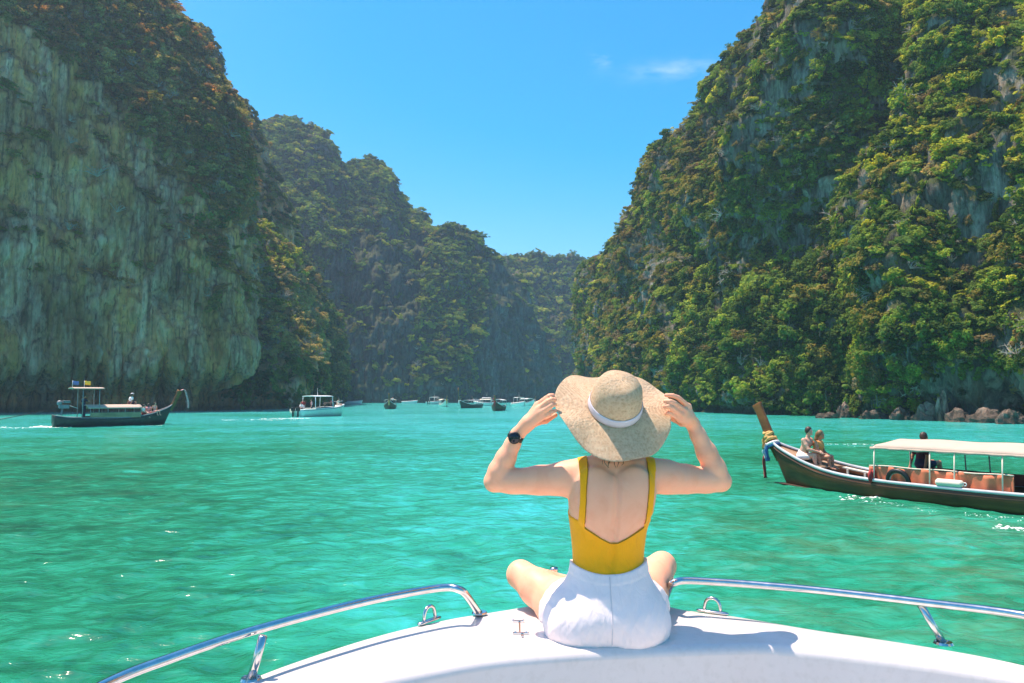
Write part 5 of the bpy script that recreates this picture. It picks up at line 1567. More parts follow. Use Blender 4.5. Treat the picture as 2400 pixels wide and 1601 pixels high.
# ---- wooden longtail at the right
def right_longtail():
    stem = np.array([7.70, 22.52, 0.0]); hd = np.array([-0.572, 0.820, 0.0])
    root = empty('longtail_boat', tuple(stem), math.atan2(hd[1], hd[0]), 'brown wooden longtail boat with cream canopy and orange tarp, entering at the right edge', 'boat')
    st = [(-10.8, -10.5, 0.58, 0.62, -0.15), (-9, -8.8, 0.82, 0.50, -0.28), (-6.5, -6.4, 0.93, 0.44, -0.3), (-4.5, -4.4, 0.93, 0.44, -0.3), (-3.2, -3.2, 0.90, 0.46, -0.3), (-2.3, -2.4, 0.84, 0.51, -0.3),
          (-1.6, -1.8, 0.74, 0.60, -0.28), (-0.95, -1.3, 0.58, 0.74, -0.26), (-0.4, -0.9, 0.41, 0.90, -0.22), (0.1, -0.5, 0.22, 1.06, -0.18), (0.42, -0.12, 0.07, 1.20, -0.12)]
    S = hull_parts(root, st, M_hullwood, M_rail, 60, 0.032, M_inside, 0.06)
    # second, darker wale under the gunwale
    for s in (-1, 1):
        mb = MB(); mb.tube([(r[0] - 0.01, s * (r[2] * 0.985 + 0.012), r[3] - 0.11) for r in S], 0.022, 6, flat=1.2); mb.build('wale', M_inside, root, True)
    # foredeck boards, following the rising sheer
    nb = 6
    for k in range(nb):
        t0, t1 = k / nb * 2 - 1 + 0.015, (k + 1) / nb * 2 - 1 - 0.015
        rows = []
        for r in S:
            if -1.35 < r[0] < 0.30: rows.append([(r[0], t * (r[2] - 0.06), r[3] - 0.05) for t in (t0, t1)])
        mb = MB(); mb.loft(rows); mb.build('deck_board', M_deckwood, root, False, solid=0.022)
    # tall prow post
    path = catmull([(0.18, 0, 0.72), (0.44, 0, 1.15), (0.66, 0, 1.62), (0.86, 0, 2.05), (0.97, 0, 2.27)], 14)
    rows = []
    for i, p in enumerate(path):
        t = i / 13; d = path[min(i + 1, 13)] - path[max(i - 1, 0)]; d /= np.linalg.norm(d); nrm = np.array([d[2], 0, -d[0]])
        a = 0.145 - 0.015 * t + 0.05 * max(0, t - 0.75) * 4 * 0.6; bq = 0.055 + 0.012 * t
        rows.append([tuple(p + nrm * a * c + np.array([0, bq * s_, 0])) for c, s_ in ((-1, -.5), (-.8, -1), (.8, -1), (1, -.5), (1, .5), (.8, 1), (-.8, 1), (-1, .5))])
    mb = MB(); mb.loft(rows, close=True, cap=True); mb.build('prow_post', M_prowwood, root, True, 0.008)
    # garland and cloths knotted round the prow
    mb = MB()
    for k in range(4): mb.torus((0.50 + 0.035 * k, 0, 1.24 + 0.07 * k), 0.145 - 0.012 * k, 0.045, Matrix.Rotation(R(25 + 12 * (-1) ** k), 3, 'Y') @ Matrix.Rotation(R(9 * (-1) ** (k // 2)), 3, 'X'), 30, 10)
    va = np.array(mb.v); mb.v = [tuple(x) for x in va + 0.03 * np.stack([pnoise(va * 9), pnoise(va * 9 + 20), pnoise(va * 9 + 40)], 1)]
    mb.loft(cloth_strip([(0.62, 0.08, 1.36), (0.66, 0.15, 1.2), (0.62, 0.17, 0.98)], 0.06, ph=3))
    mb.build('garland', M_ryellow, root, True)
    mb = MB(); mb.torus((0.45, 0, 1.15), 0.165, 0.04, Matrix.Rotation(R(25), 3, 'Y'), 20, 8); mb.loft(cloth_strip([(0.56, 0.10, 1.16), (0.62, 0.12, 0.95), (0.60, 0.12, 0.72)], 0.09))
    mb.build('white_cloth', M_lightcloth, root, True, solid=0.01)
    mb = MB(); mb.torus((0.42, 0, 1.09), 0.16, 0.03, Matrix.Rotation(R(25), 3, 'Y'), 20, 8); mb.loft(cloth_strip([(0.50, 0.16, 1.10), (0.50, 0.20, 0.9), (0.48, 0.20, 0.66)], 0.07, ph=2))
    mb.build('blue_cloth', M_blue, root, True, solid=0.01)
    mb = MB(); mb.loft(cloth_strip([(0.60, 0.05, 1.08), (0.66, 0.10, 0.75), (0.66, 0.10, 0.38), (0.68, 0.08, 0.16)], 0.05, ph=1)); mb.build('red_ribbon', M_rred, root, True, solid=0.015)
    # inner side bench with its brackets, and frames
    for s in (-1, 1):
        rows = [[(r[0], s * (r[2] - 0.05), r[3] - 0.05), (r[0], s * (r[2] - 0.24), r[3] - 0.05)] for r in S if -3.0 < r[0] < -1.35]
        mb = MB(); mb.loft(rows); mb.build('side_bench', M_cream, root, False, solid=0.03)
    for x in (-1.55, -2.0, -2.45, -2.85):
        r = at_x(S, x)
        for s in (-1, 1):
            mb = MB(); mb.box((x, s * (r[2] - 0.22), r[3] - 0.25), (0.06, 0.04, 0.36)); mb.build('bracket', M_cream, root, False, 0.005)
    for x in (-3.6, -5.0, -6.6, -8.2):
        r = at_x(S, x); mb = MB(); mb.box((x, 0, 0.24), (0.26, 2 * r[2] - 0.16, 0.03)); mb.build('thwart', M_deckwood, root, False, 0.005)
    # far side coaming board, orange side sheet
    rows = [[(r[0], -(r[2] - 0.02), r[3] + dz) for dz in (0.0, 0.27)] for r in S if -9.5 < r[0] < -3.2]
    mb = MB(); mb.loft(rows); mb.build('coaming', M_red, root, False, solid=0.03)
    rows = []
    for x in np.linspace(-6.2, -2.95, 60):
        r = at_x(S, x); top = 0.80 + 0.02 * math.sin(x * 7)
        rows.append([(x, 0.78 - 0.05 * (1 - z_) + 0.025 * math.sin(x * 9 + 3 * z_) * (1 - z_ * .5) + 0.015 * math.sin(x * 23), 0.16 + (top - 0.16) * z_) for z_ in np.linspace(0, 1, 9)])
    mb = MB(); mb.loft(rows); mb.build('side_tarp', M_orange, root, True, solid=0.012)
    mb = MB(); mb.tube([(x, 0.78, 0.815 + 0.01 * math.sin(x * 5)) for x in np.linspace(-6.2, -2.95, 30)], 0.016, 6); mb.build('tarp_rail', M_cream, root, True)
    mb = MB(); mb.loft([[(-2.95, y, z) for y in np.linspace(0.1, 0.78, 4)] for z in (0.1, 0.4, 0.78)]); mb.build('tarp_end', M_pink, root, False, solid=0.012)
    # canopy on thin poles
    rows = []
    for i, x in enumerate(np.linspace(-9.4, -3.0, 40)):
        sag = 0.012 * math.sin(x * 4.0)
        e = 1 if i < 39 else 0.8
        rows.append([(x, y * e, 1.30 + 0.15 * (1 - (abs(y) / 0.82) ** 1.6) * min(1, (abs(x + 3.0) / 0.35 + 0.05)) + sag * (1 - abs(y)) - (0.03 if abs(y) > 0.8 else 0)) for y in np.linspace(-0.82, 0.82, 13)])
    mb = MB(); mb.loft(rows); mb.build('canopy', M_canvas, root, True, solid=0.02)
    for s in (-1, 1):
        rows = [[(x, s * 0.825, 1.27), (x, s * 0.83, 1.21 + 0.012 * math.sin(x * 11))] for x in np.linspace(-9.4, -3.0, 40)]
        mb = MB(); mb.loft(rows); mb.build('canopy_valance', M_canvas, root, True, solid=0.01)
    for x in (-3.1, -4.45, -5.0, -6.0, -7.4, -9.0):
        r = at_x(S, x)
        for s in (-1, 1):
            mb = MB(); mb.tube([(x, s * 0.86, 0.40 if s > 0 else 0.5), (x, s * 0.80, 1.28)], 0.017, 8); mb.build('canopy_pole', M_cream if s > 0 else M_pole, root, True)
    mb = MB()
    for s in (-1, 1): mb.tube([(-3.06, s * 0.79, 1.27), (-9.3, s * 0.79, 1.27)], 0.014, 6)
    mb.build('canopy_frame', M_pole, root, True)
    # steering pole, long-tail engine at the stern (mostly outside the frame)
    mb = MB(); mb.box((-10.2, 0, 1.0), (0.7, 0.4, 0.4)); mb.build('engine', M_grey, root, False, 0.05)
    mb = MB(); mb.tube([(-10.4, 0, 1.0), (-13.5, 0, 0.1)], 0.03, 8); mb.build('propeller_shaft', M_pole, root, True)
    bpy.context.view_layer.update()
    def put(o, l):
        o.location = root.matrix_basis @ Vector(l); o.rotation_euler.z = root.rotation_euler.z
        return o
    # things carried in the boat
    t = empty('tyre', label='black rubber tyre fender leaning on the orange tarp', cat='tyre'); put(t, (-3.72, 0.87, 0.50))
    mb = MB(); mb.torus((0, 0, 0), 0.25, 0.055, Matrix.Rotation(R(78), 3, 'X'), 32, 10); mb.build('tread', M_black, t, True)
    mb = MB(); mb.torus((0, 0, 0), 0.205, 0.022, Matrix.Rotation(R(78), 3, 'X'), 32, 8); mb.build('inner_rim', M_pole, t, True)
    t = empty('fender_float', label='off-white cylindrical float lying on the near gunwale of the wooden longtail', cat='float'); put(t, (-4.92, 0.90, 0.56))
    mb = MB(); mb.tube([(-0.30, 0, 0), (-0.26, 0, 0), (0.26, 0, 0), (0.30, 0, 0)], [0.05, 0.085, 0.085, 0.05], 14); mb.build('body', M_cream, t, True, 0.006)
    mb = MB(); mb.torus((-0.33, 0, 0), 0.035, 0.012, Matrix.Rotation(R(90), 3, 'X'), 14, 6); mb.build('rope_loop', M_lightcloth, t, True)
    t = empty('life_jacket', label='red life jacket hung at the front end of the orange tarp', cat='life jacket'); put(t, (-3.06, 0.86, 0.56))
    mb = MB(); mb.ball((0, 0.07, 0), 0.12, 10, 7, (0.45, 0.7, 1.3)); mb.ball((0, -0.07, 0), 0.12, 10, 7, (0.45, 0.7, 1.3)); mb.build('foam_panel', M_rred, t, True)
    mb = MB(); mb.box((0.055, 0, 0.02), (0.02, 0.26, 0.03)); mb.build('strap', M_black, t)
    t = empty('backpack', label='dark red and black bag standing under the canopy at the frame edge', cat='bag'); put(t, (-6.55, 0.30, 0.10))
    mb = MB(); mb.tube([(0, 0, 0), (0, 0, .1), (0, 0, .5), (0, 0, .68), (0, 0, .74)], [0.20, 0.25, 0.24, 0.17, 0.06], 14, flat=0.8); mb.build('body', M_rred, t, True)
    mb = MB(); mb.box((0.0, 0.21, 0.22), (0.28, 0.10, 0.26)); mb.build('pocket', M_navy, t, False, 0.03)
    # the couple on the foredeck and a man seated behind the canopy
    face = math.pi + 0.35
    jm = sit(-0.62, 0.16, 0.74, math.pi + 0.10, shin=0.28, lean=0.16, arms='hug')
    person_on(root, jm, 'bare-chested man in white shorts hugging a woman on the wooden boat\'s bow', M_skin3, [('shorts', M_lightcloth)], M_hair, 'people on the wooden longtail')
    jw = sit(-0.86, -0.10, 0.70, math.pi + 0.25, shin=0.30, lean=0.10, arms='lap', scale=0.92)
    person_on(root, jw, 'woman in orange top with light brown hair embraced on the wooden boat\'s bow', M_skin2, [('vest', simple_mat('orange_top', (0.72, 0.30, 0.08), 0.8, var=0.3, nscale=18)), ('trunks', M_lightcloth)], simple_mat('light_brown_hair', (0.20, 0.12, 0.05), 0.5, var=0.4, nscale=50), 'people on the wooden longtail', fem=True)
    jb = sit(-3.35, -0.86, 0.66, math.pi * 0.5 + 2.7, shin=0.40, lean=0.05, arms='prop')
    person_on(root, jb, 'dark haired person in navy and maroon top sitting behind the cream canopy', M_skin2, [('shirt', M_maroon), ('shorts', M_navy)], M_hair, 'people on the wooden longtail')
    return root
right_longtail()

# ---- dark longtail at the left, with two roofs
def left_longtail():
    a, b = G(124.6 / S_D, 1002 / S_D, 0), G(386 / S_D, 996 / S_D, 0)
    d = b - a; L = np.linalg.norm(d)
    root = empty('longtail_boat', tuple(b), math.atan2(d[1], d[0]), 'dark green longtail boat with two white roofs passing below the ochre cliff', 'boat')
    k = L / 9.8
    st = [(-9.8, -9.8, 0.65, 0.95, -0.1), (-8.6, -8.6, 0.9, 0.78, -0.3), (-6, -6, 1.0, 0.70, -0.3), (-4, -4, 0.98, 0.72, -0.3), (-2.6, -2.6, 0.86, 0.82, -0.3), (-1.5, -1.8, 0.66, 1.0, -0.26), (-0.6, -1.1, 0.40, 1.22, -0.2), (0.2, -0.5, 0.18, 1.5, -0.15), (0.65, -0.1, 0.06, 1.75, 0.0)]
    st = [(x * k, y * k, w, z, q) for x, y, w, z, q in st]
    S = hull_parts(root, st, M_green, M_grey, 48, 0.035, M_inside, 0.1)
    path = catmull([(0.45 * k, 0, 1.3), (0.85 * k, 0, 1.9), (1.15 * k, 0, 2.5), (1.38 * k, 0, 3.0)], 12); rows = []
    for i, p in enumerate(path):
        dd = path[min(i + 1, 11)] - path[max(i - 1, 0)]; dd /= np.linalg.norm(dd); nr = np.array([dd[2], 0, -dd[0]])
        w_ = 0.17 + 0.04 * (i > 8)
        rows.append([tuple(p + nr * w_ * c + np.array([0, 0.07 * s_, 0])) for c, s_ in ((-1, -.6), (0, -1), (1, -.6), (1, .6), (0, 1), (-1, .6))])
    mb = MB(); mb.loft(rows, close=True, cap=True); mb.build('prow_post', M_prowwood, root, True)
    mb = MB(); mb.loft(cloth_strip([(1.30, 0, 3.0), (1.62, 0, 3.05), (1.80, 0, 2.5), (1.95, 0, 1.9), (1.98, 0, 1.45)], 0.13)); mb.build('ribbon', M_pink, root, True, solid=0.05)
    rows = [[(r[0], y * (r[2] - 0.05), r[3] - 0.06) for y in np.linspace(-1, 1, 6)] for r in S if -1.7 < r[0] < 0.4]
    mb = MB(); mb.loft(rows); mb.build('foredeck', M_deckwood, root, False, solid=0.03)
    def roof(x0, x1, z, arch, name, mt):
        rows = [[(x, y, z + arch * (1 - (y / 1.0) ** 2)) for y in np.linspace(-1.0, 1.0, 11)] for x in np.linspace(x0, x1, 14)]
        mb = MB(); mb.loft(rows); mb.build(name, mt, root, True, solid=0.05)
    roof(-7.2 * k, -2.45 * k, 1.50, 0.28, 'low_canopy', M_canvas)
    roof(-8.45 * k, -5.85 * k, 3.1, 0.10, 'helm_roof', M_canvas)
    for x in (-7.0, -5.5, -4.0, -2.6):
        for s in (-1, 1): mb = MB(); mb.tube([(x * k, s * 0.9, 0.7), (x * k, s * 0.93, 1.53)], 0.025, 6); mb.build('canopy_pole', M_pole, root, True)
    for x in (-7.65, -6.25):
        for s in (-1, 1): mb = MB(); mb.tube([(x * k, s * 0.85, 0.7), (x * k, s * 0.85, 3.12)], 0.03, 6); mb.build('roof_pole', M_pole, root, True)
    rows = [[(x * k, 0.96, z) for z in (0.72, 0.86)] for x in np.linspace(-7, -2.6, 8)]
    mb = MB(); mb.loft(rows); mb.build('side_panel', M_deckwood, root, False, solid=0.03)
    rows = [[(x * k, -0.97, z) for z in (0.72, 1.15)] for x in np.linspace(-7, -2.6, 8)]
    mb = MB(); mb.loft(rows); mb.build('side_panel', M_deckwood, root, False, solid=0.03)
    e = MB(); e.box((-9.0 * k, 0, 1.65), (0.7, 0.5, 0.30)); e.box((-8.8 * k, 0, 2.05), (0.5, 0.4, 0.2)); e.ball((-9.35 * k, 0, 1.95), 0.22, 10, 7); e.tube([(-9.1 * k, 0, 1.5), (-9.2 * k, 0, 0.95)], 0.07, 8)
    eo = e.build('engine', M_grey, root, False, 0.04)
    mb = MB(); mb.tube([(-8.6 * k, 0.05, 1.75), (-7.8 * k, 0.1, 1.5)], 0.025, 6); mb.build('tiller', M_white, eo, True)
    mb = MB(); mb.tube([(-9.3 * k, 0, 1.55), (-15.5, 0.2, 0.03)], 0.03, 8); mb.build('propeller_shaft', M_black, root, True)
    bpy.context.view_layer.update()
    def put(o, l):
        o.location = root.matrix_basis @ Vector(l); o.rotation_euler.z = root.rotation_euler.z; return o
    for lab, m, x, sg in (('small blue flag on the high roof of the dark longtail', M_blue, -8.3, 1), ('small yellow flag on the high roof of the dark longtail', M_yellowp, -7.3, 1)):
        t = empty('flag', label=lab, cat='flag', group='flags on the dark longtail'); put(t, (x * k, 0.2, 3.15))
        mb = MB(); mb.tube([(0, 0, -0.1), (0, 0, 0.62)], 0.018, 6); mb.build('staff', M_white, t, True)
        mb = MB(); mb.loft([[(0.02 + u_ * 0.45, 0.05 * math.sin(u_ * 6 + z_), 0.28 + z_ * 0.32 - 0.05 * u_) for z_ in (0, .5, 1)] for u_ in np.linspace(0, 1, 8)]); mb.build('cloth', m, t, True, solid=0.01)
    g = 'people on the dark longtail'
    person_on(root, stand(-7.2 * k, 0.55, 0.72, 0.3, True, 1.1), 'person in dark clothes standing under the high roof of the dark longtail', M_skin2, [('shirt', M_navy), ('trousers', M_navy)], M_hair, g, h=0.02)
    person_on(root, sit(-3.2 * k, 0.2, 1.80, 0.2, shin=0.3, arms='prop'), 'person in white sitting on top of the low roof of the dark longtail', M_skin2, [('shirt', M_lightcloth), ('shorts', M_maroon)], M_hair, g, h=0.02, hat=M_lightcloth)
    person_on(root, sit(-1.55 * k, 0.15, 0.95, 0.9, shin=0.3, lean=0.0), 'passenger in pink sitting on the foredeck of the dark longtail', M_skin3, [('shirt', M_pink), ('shorts', M_pink)], M_hair, g, h=0.02, fem=True)
    person_on(root, sit(-2.15 * k, -0.3, 0.88, -0.6, shin=0.3, lean=0.0), 'passenger in red and white sitting ahead of the low roof of the dark longtail', M_skin3, [('shirt', M_lightcloth), ('shorts', M_rred)], M_hair, g, h=0.02)
    person_on(root, sit(-1.0 * k, -0.1, 1.05, -1.2, shin=0.3, lean=-0.05, arms='prop'), 'passenger leaning back nearest the prow of the dark longtail', M_skin3, [('bikini_top', M_pink), ('trunks', M_pink)], M_hair, g, h=0.02, fem=True)
left_longtail()

# ---- white speedboat
def speedboat(loc, rz, L, label, hull_m=None, detail=True, top=True, group=None, dark_cover=False):
    root = empty('speedboat', tuple(loc), rz, label, 'boat', group)
    k = L / 8.0; hull_m = hull_m or M_white
    st = [(-4, -4, 1.15, 0.95, -0.2), (-2, -2, 1.28, 1.0, -0.3), (0, 0, 1.30, 1.08, -0.3), (1.8, 1.6, 1.10, 1.2, -0.28), (3.0, 2.6, 0.70, 1.32, -0.2), (3.8, 3.2, 0.25, 1.42, -0.1), (4.1, 3.4, 0.04, 1.46, 0.0)]
    S = resample([(a * k, b * k, c * k ** .7, d * k ** .7, e) for a, b, c, d, e in st], 30)
    rows = []
    for r in S:
        b, zs, zk, xs, xk = r[2], r[3], r[4], r[0], r[1]
        half = [(xs, b * 0.93, zs), (xs, b, zs - 0.08), (xs * .6 + xk * .4, b * 0.97, zs * .55 + .02), (xs * .4 + xk * .6, b * 0.86, 0.12), (xk, 0, zk)]
        rows.append(half + [(x, -y, z) for x, y, z in half[-2::-1]])
    mb = MB(); mb.loft(rows); mb.add(rows[0], [tuple(range(9))]); h = mb.build('hull', hull_m, root, True, solid=0.05)
    dk = [[(r[0], y * r[2] * 0.93, r[3] - 0.03 + 0.06 * (1 - y * y)) for y in np.linspace(-1, 1, 7)] for r in S if r[0] > 0.9 * k]
    mb = MB(); mb.loft(dk); mb.build('foredeck', M_white, root, True, solid=0.04)
    fl = [[(r[0], y * r[2] * 0.85, 0.35) for y in (-1, 1)] for r in S if r[0] < 1.2 * k]
    mb = MB(); mb.loft(fl); mb.build('floor', M_grey, root, False, solid=0.04)
    for s in (-1, 1):
        mb = MB(); mb.tube([(r[0], s * (r[2] + 0.01), r[3] - 0.14) for r in S], 0.035, 6); mb.build('rub_rail', M_grey, h, True)
    q = k ** .7
    ws = [[(1.5 * k + 0.25 * math.cos(a), 0.95 * q * math.sin(a), 1.15 * q), (1.15 * k + 0.15 * math.cos(a), 0.85 * q * math.sin(a), 1.75 * q)] for a in np.linspace(-1.45, 1.45, 9)]
    mb = MB(); mb.loft(ws); mb.build('windscreen', M_glass, root, False, solid=0.03)
    if top:
        rows = [[(x * k, y * q, 2.45 * q + 0.10 * (1 - (y / 1.1) ** 2)) for y in np.linspace(-1.1, 1.1, 9)] for x in np.linspace(-2.1, 1.0, 8)]
        mb = MB(); mb.loft(rows); mb.build('hard_top', M_white, root, True, solid=0.06)
        for x in (-2.0, 0.9):
            for s in (-1, 1): mb = MB(); mb.tube([(x * k * 1.04, s * 1.15 * q, 1.0 * q), (x * k, s * 1.02 * q, 2.47 * q)], 0.045 * q, 8); mb.build('roof_post', M_white, root, True)
    if detail:
        for s in (-1, 1):
            mb = MB(); mb.box((-4.22 * k, s * 0.42, 0.95), (0.45, 0.36, 0.45)); mb.box((-4.22 * k, s * 0.42, 0.3), (0.22, 0.14, 0.9)); mb.build('outboard_motor', M_black, root, False, 0.07)
        mb = MB(); mb.tube([(-0.6 * k, 0, 2.5), (-0.65 * k, 0, 3.5)], [0.03, 0.01], 6); mb.build('antenna', M_white, root, True)
        for x in (-3.0, -1.4):
            for s in (-1, 1): mb = MB(); mb.box((x, s * 0.75, 0.62), (1.2, 0.5, 0.45)); mb.build('seat', M_white, root, False, 0.04)
        mb = MB(); mb.tube([(2.0 * k, -0.9 * q, 1.25), (2.1 * k, -0.9 * q, 1.65), (3.5 * k, -0.3, 1.85), (3.9 * k, 0, 1.9), (3.5 * k, 0.3, 1.85), (2.1 * k, 0.9 * q, 1.65), (2.0 * k, 0.9 * q, 1.25)], 0.022, 6); mb.build('bow_rail', M_steel, root, True)
    return root
wl = G(560 / S_D + 170, 978 / S_D, 0)
sb_c = G(752 / S_D, 976 / S_D, 0); sb_rz = R(90 - 31)
sb = speedboat(sb_c, sb_rz, 8.0, 'white and pale green speedboat with hard top and black outboards heading away', M_palegreen)
g = 'people on the white speedboat'
person_on(sb, stand(-2.4, 0.6, 0.37, -2.6, True), 'person in red at the stern of the white speedboat', M_skin2, [('shirt', M_rred), ('shorts', M_lightcloth)], M_hair, g, h=0.022)
person_on(sb, stand(-2.2, -0.65, 0.37, 2.4, None), 'person in pink standing on the right under the speedboat roof', M_skin3, [('shirt', M_pink), ('shorts', M_navy)], M_hair, g, h=0.022)
person_on(sb, sit(-3.1, 0.1, 0.85, 3.1, shin=0.4), 'passenger in white seated at the back of the speedboat', M_skin3, [('shirt', M_lightcloth), ('shorts', M_navy)], M_hair, g, h=0.022)
person_on(sb, sit(2.2, 0.3, 1.25, 0.3, shin=0.1, lean=0), 'passenger in dark red on the foredeck of the speedboat', M_skin2, [('shirt', M_maroon), ('shorts', M_navy)], M_hair, g, h=0.022)
person_on(sb, sit(2.9, -0.1, 1.30, -1.2, shin=0.1, lean=0, arms='prop'), 'passenger in pale clothes nearest the bow of the speedboat', M_skin3, [('shirt', M_cream), ('shorts', M_cream)], M_hair, g, h=0.022)
person_on(sb, stand(1.5, -0.5, 0.4, 0.2, None), 'person in black standing behind the speedboat windscreen', M_skin2, [('shirt', M_navy), ('trousers', M_navy)], M_hair, g, h=0.022)

# ---- boats far off at the end of the lagoon
def far_longtail(sx, sy, rz, L, label, hull_m, roof_m, ribbon_m, beam=0.9, prow=2.6, roof_z=1.7, people=()):
    c = G(sx / S_D, sy / S_D, 0)
    root = empty('longtail_boat', tuple(c), rz, label, 'boat', 'boats far off in the lagoon')
    k = L / 9.0
    st = [(-8, -8, beam * .6, 0.9, -0.1), (-6, -6, beam, 0.72, -0.3), (-3, -3, beam, 0.75, -0.3), (-1.4, -1.7, beam * .7, 1.0, -0.25), (-0.3, -0.8, beam * .35, 1.35, -0.2), (0.4, -0.2, 0.06, 1.7, 0)]
    S = hull_parts(root, [(a * k, b * k, c_, d, e) for a, b, c_, d, e in st], hull_m, M_rail, 26, 0.045, M_inside, 0.15)
    path = catmull([(0.25 * k, 0, 1.3), (0.7 * k, 0, 2.0), (1.0 * k, 0, prow)], 8)
    mb = MB(); mb.tube(path, [0.13] * 6 + [0.15, 0.12], 8, flat=0.6); mb.build('prow_post', M_prowwood, root, True)
    mb = MB(); mb.torus((0.5 * k, 0, 1.6), 0.17, 0.06, None, 14, 6); mb.loft(cloth_strip([(0.72, 0, 1.6), (0.78, 0, 1.2), (0.75, 0, 0.75)], 0.12)); mb.build('ribbon', ribbon_m, root, True, solid=0.03)
    rows = [[(x * k, y * beam, roof_z + 0.2 * (1 - y * y)) for y in np.linspace(-1, 1, 7)] for x in np.linspace(-7, -2.2, 8)]
    mb = MB(); mb.loft(rows); mb.build('canopy', roof_m, root, True, solid=0.05)
    for x in (-6.8, -4.6, -2.4):
        for s in (-1, 1): mb = MB(); mb.tube([(x * k, s * beam * .92, 0.7), (x * k, s * beam * .95, roof_z + .03)], 0.03, 6); mb.build('canopy_pole', M_pole, root, True)
    mb = MB(); mb.box((-7.6 * k, 0, 1.5), (0.7, 0.5, 0.45)); mb.build('engine', M_grey, root, False, 0.04)
    bpy.context.view_layer.update()
    for i, (x, y, z, kind, lab, top) in enumerate(people):
        jt = stand(x * k, y, z, 0.2) if kind == 'stand' else sit(x * k, y, z, 0.1, shin=0.25)
        person_on(root, jt, lab, M_skin2, [('shirt', top), ('shorts', M_navy)], M_hair, 'people on the far boats', h=0.03)
    return root
toward = R(-90)
far_longtail(912, 959, toward + 0.10, 9, 'brown far longtail seen bow-on between the speedboat and the seated woman', M_hullwood, M_cream, M_ryellow, 1.15, 3.0, 1.7, [(-3.0, 0.5, 0.6, 'stand', 'person in white standing on the brown bow-on longtail', M_lightcloth)])
far_longtail(1161, 963.5, toward - 0.12, 9, 'far longtail with orange and red ribbons on its prow, close left of the raised wrist', M_hullwood, M_white, M_rred, 1.05, 2.6, 1.75, [(-2.2, -0.5, 0.7, 'stand', 'person in red aboard the ribboned far longtail', M_rred)])
far_longtail(1080, 957, toward - 0.5, 9, 'dark hulled far longtail with a tall slanting prow', M_green, M_grey, M_lightcloth, 1.0, 4.2, 1.5)
far_longtail(1046, 954, toward + 0.25, 8, 'small pale green far longtail pointing at the camera', M_palegreen, M_cream, M_ryellow, 0.85, 2.5, 1.6)
far_longtail(1112, 950, R(180), 6, 'cream far longtail lying side-on', M_cream, M_cream, M_pink, 0.9, 2.4, 1.5)
far_longtail(1252, 950.5, toward + 0.5, 8, 'pale far boat half hidden by the raised left hand', M_white, M_white, M_pink, 1.0, 2.4, 1.7)
gB = 'boats far off in the lagoon'
speedboat(G(829 / S_D, 946.5 / S_D, 0), R(10), 5.6, 'white far speedboat moored just right of the pale green speedboat', M_white, False, False, gB)
speedboat(G(960 / S_D, 945.6 / S_D, 0), R(5), 5.4, 'low white dinghy far off against the dark cliff foot', M_white, False, False, gB)
speedboat(G(1020 / S_D, 947.5 / S_D, 0), R(60), 6.5, 'white far speedboat with hard top beneath the streaked cliff', M_white, True, True, gB)
speedboat(G(1137 / S_D, 951 / S_D, 0), R(175), 6.0, 'pale grey far speedboat behind the ribboned longtail', M_white, True, True, gB)
speedboat(G(1218 / S_D, 952.5 / S_D, 0), R(-70), 6.5, 'white far speedboat nearest the raised left hand', M_white, True, True, gB)
# orange kayak entering at the right edge
t = empty('kayak', tuple(G(2430 / S_D, 992 / S_D, 0)), R(176), 'orange kayak bow showing at the right edge before the rocks', 'kayak')
kst = resample([(-1.9, -1.9, 0.05, 0.5, 0.25), (-1.2, -1.2, 0.30, 0.36, -0.05), (0, 0, 0.38, 0.32, -0.08), (1.2, 1.2, 0.30, 0.38, -0.05), (2.0, 1.95, 0.10, 0.58, 0.2), (2.25, 2.2, 0.02, 0.66, 0.45)], 24)
mb = MB(); mb.loft([section(r[2], r[3], r[4], r[0], r[1]) for r in kst]); mb.build('hull', simple_mat('orange_plastic', (0.80, 0.16, 0.04), 0.4), t, True, solid=0.02)
mb = MB(); mb.loft([[(r[0], y * r[2], r[3] - 0.02 + 0.05 * (1 - y * y)) for y in np.linspace(-1, 1, 5)] for r in kst]); mb.build('deck', simple_mat('orange_plastic_deck', (0.82, 0.20, 0.06), 0.4), t, True, solid=0.01)

# ------------------------------------------------------------------ boulders at the foot of the sunlit cliff
M_boulder = rock_mat('pinkish_boulder', (0.15, 0.11, 0.09), (0.42, 0.30, 0.24), (0.68, 0.52, 0.43), (0.58, 0.34, 0.21), 0.6, 0.2, 0.7)
def boulder(sx, sy, w, d, h_, label, seed):
    c = G(sx / S_D, sy / S_D, 0) + np.array([0, d * 0.4, 0])
    mb = MB(); mb.ball((0, 0, 0), 1, 28, 18); v = np.array(mb.v)
    q = v * 1.3 + seed * 7.7
    v = v * (1 + 0.32 * fbm(q, 3) + 0.12 * ridged(q * 2.2, 2) - 0.1)[:, None]
    v[:, 2] = np.where(v[:, 2] > 0, v[:, 2], v[:, 2] * 0.4)
    mb.v = [tuple(p * np.array([w / 2, d / 2, h_])) for p in v]
    o = mb.build('boulder', M_boulder, None, False)
    o.location = tuple(c + np.array([0, 0, -0.1])); o.rotation_euler.z = seed
    tag(o, label, 'rock', 'boulders at the cliff foot')
boulder(1948, 981, 2.6, 2.0, 0.75, 'long low pale boulder farthest left along the cliff foot', 0.1)
boulder(1984, 980, 1.6, 1.6, 1.6, 'upright grey boulder beside the long low boulder', 1.3)
boulder(2000, 980, 1.4, 1.6, 0.9, 'brown rounded rock right of the upright grey boulder', 2.2)
boulder(2055, 983, 3.2, 2.0, 1.0, 'dark wide rock in shadow below the overhanging bushes', 3.1)
boulder(2120, 985, 2.6, 2.0, 1.3, 'brown lumpy rock between the dark rock and the pale column', 4.0)
boulder(2178, 987, 2.4, 1.8, 1.8, 'buff block with a pale top left of the grey pillar', 5.2)
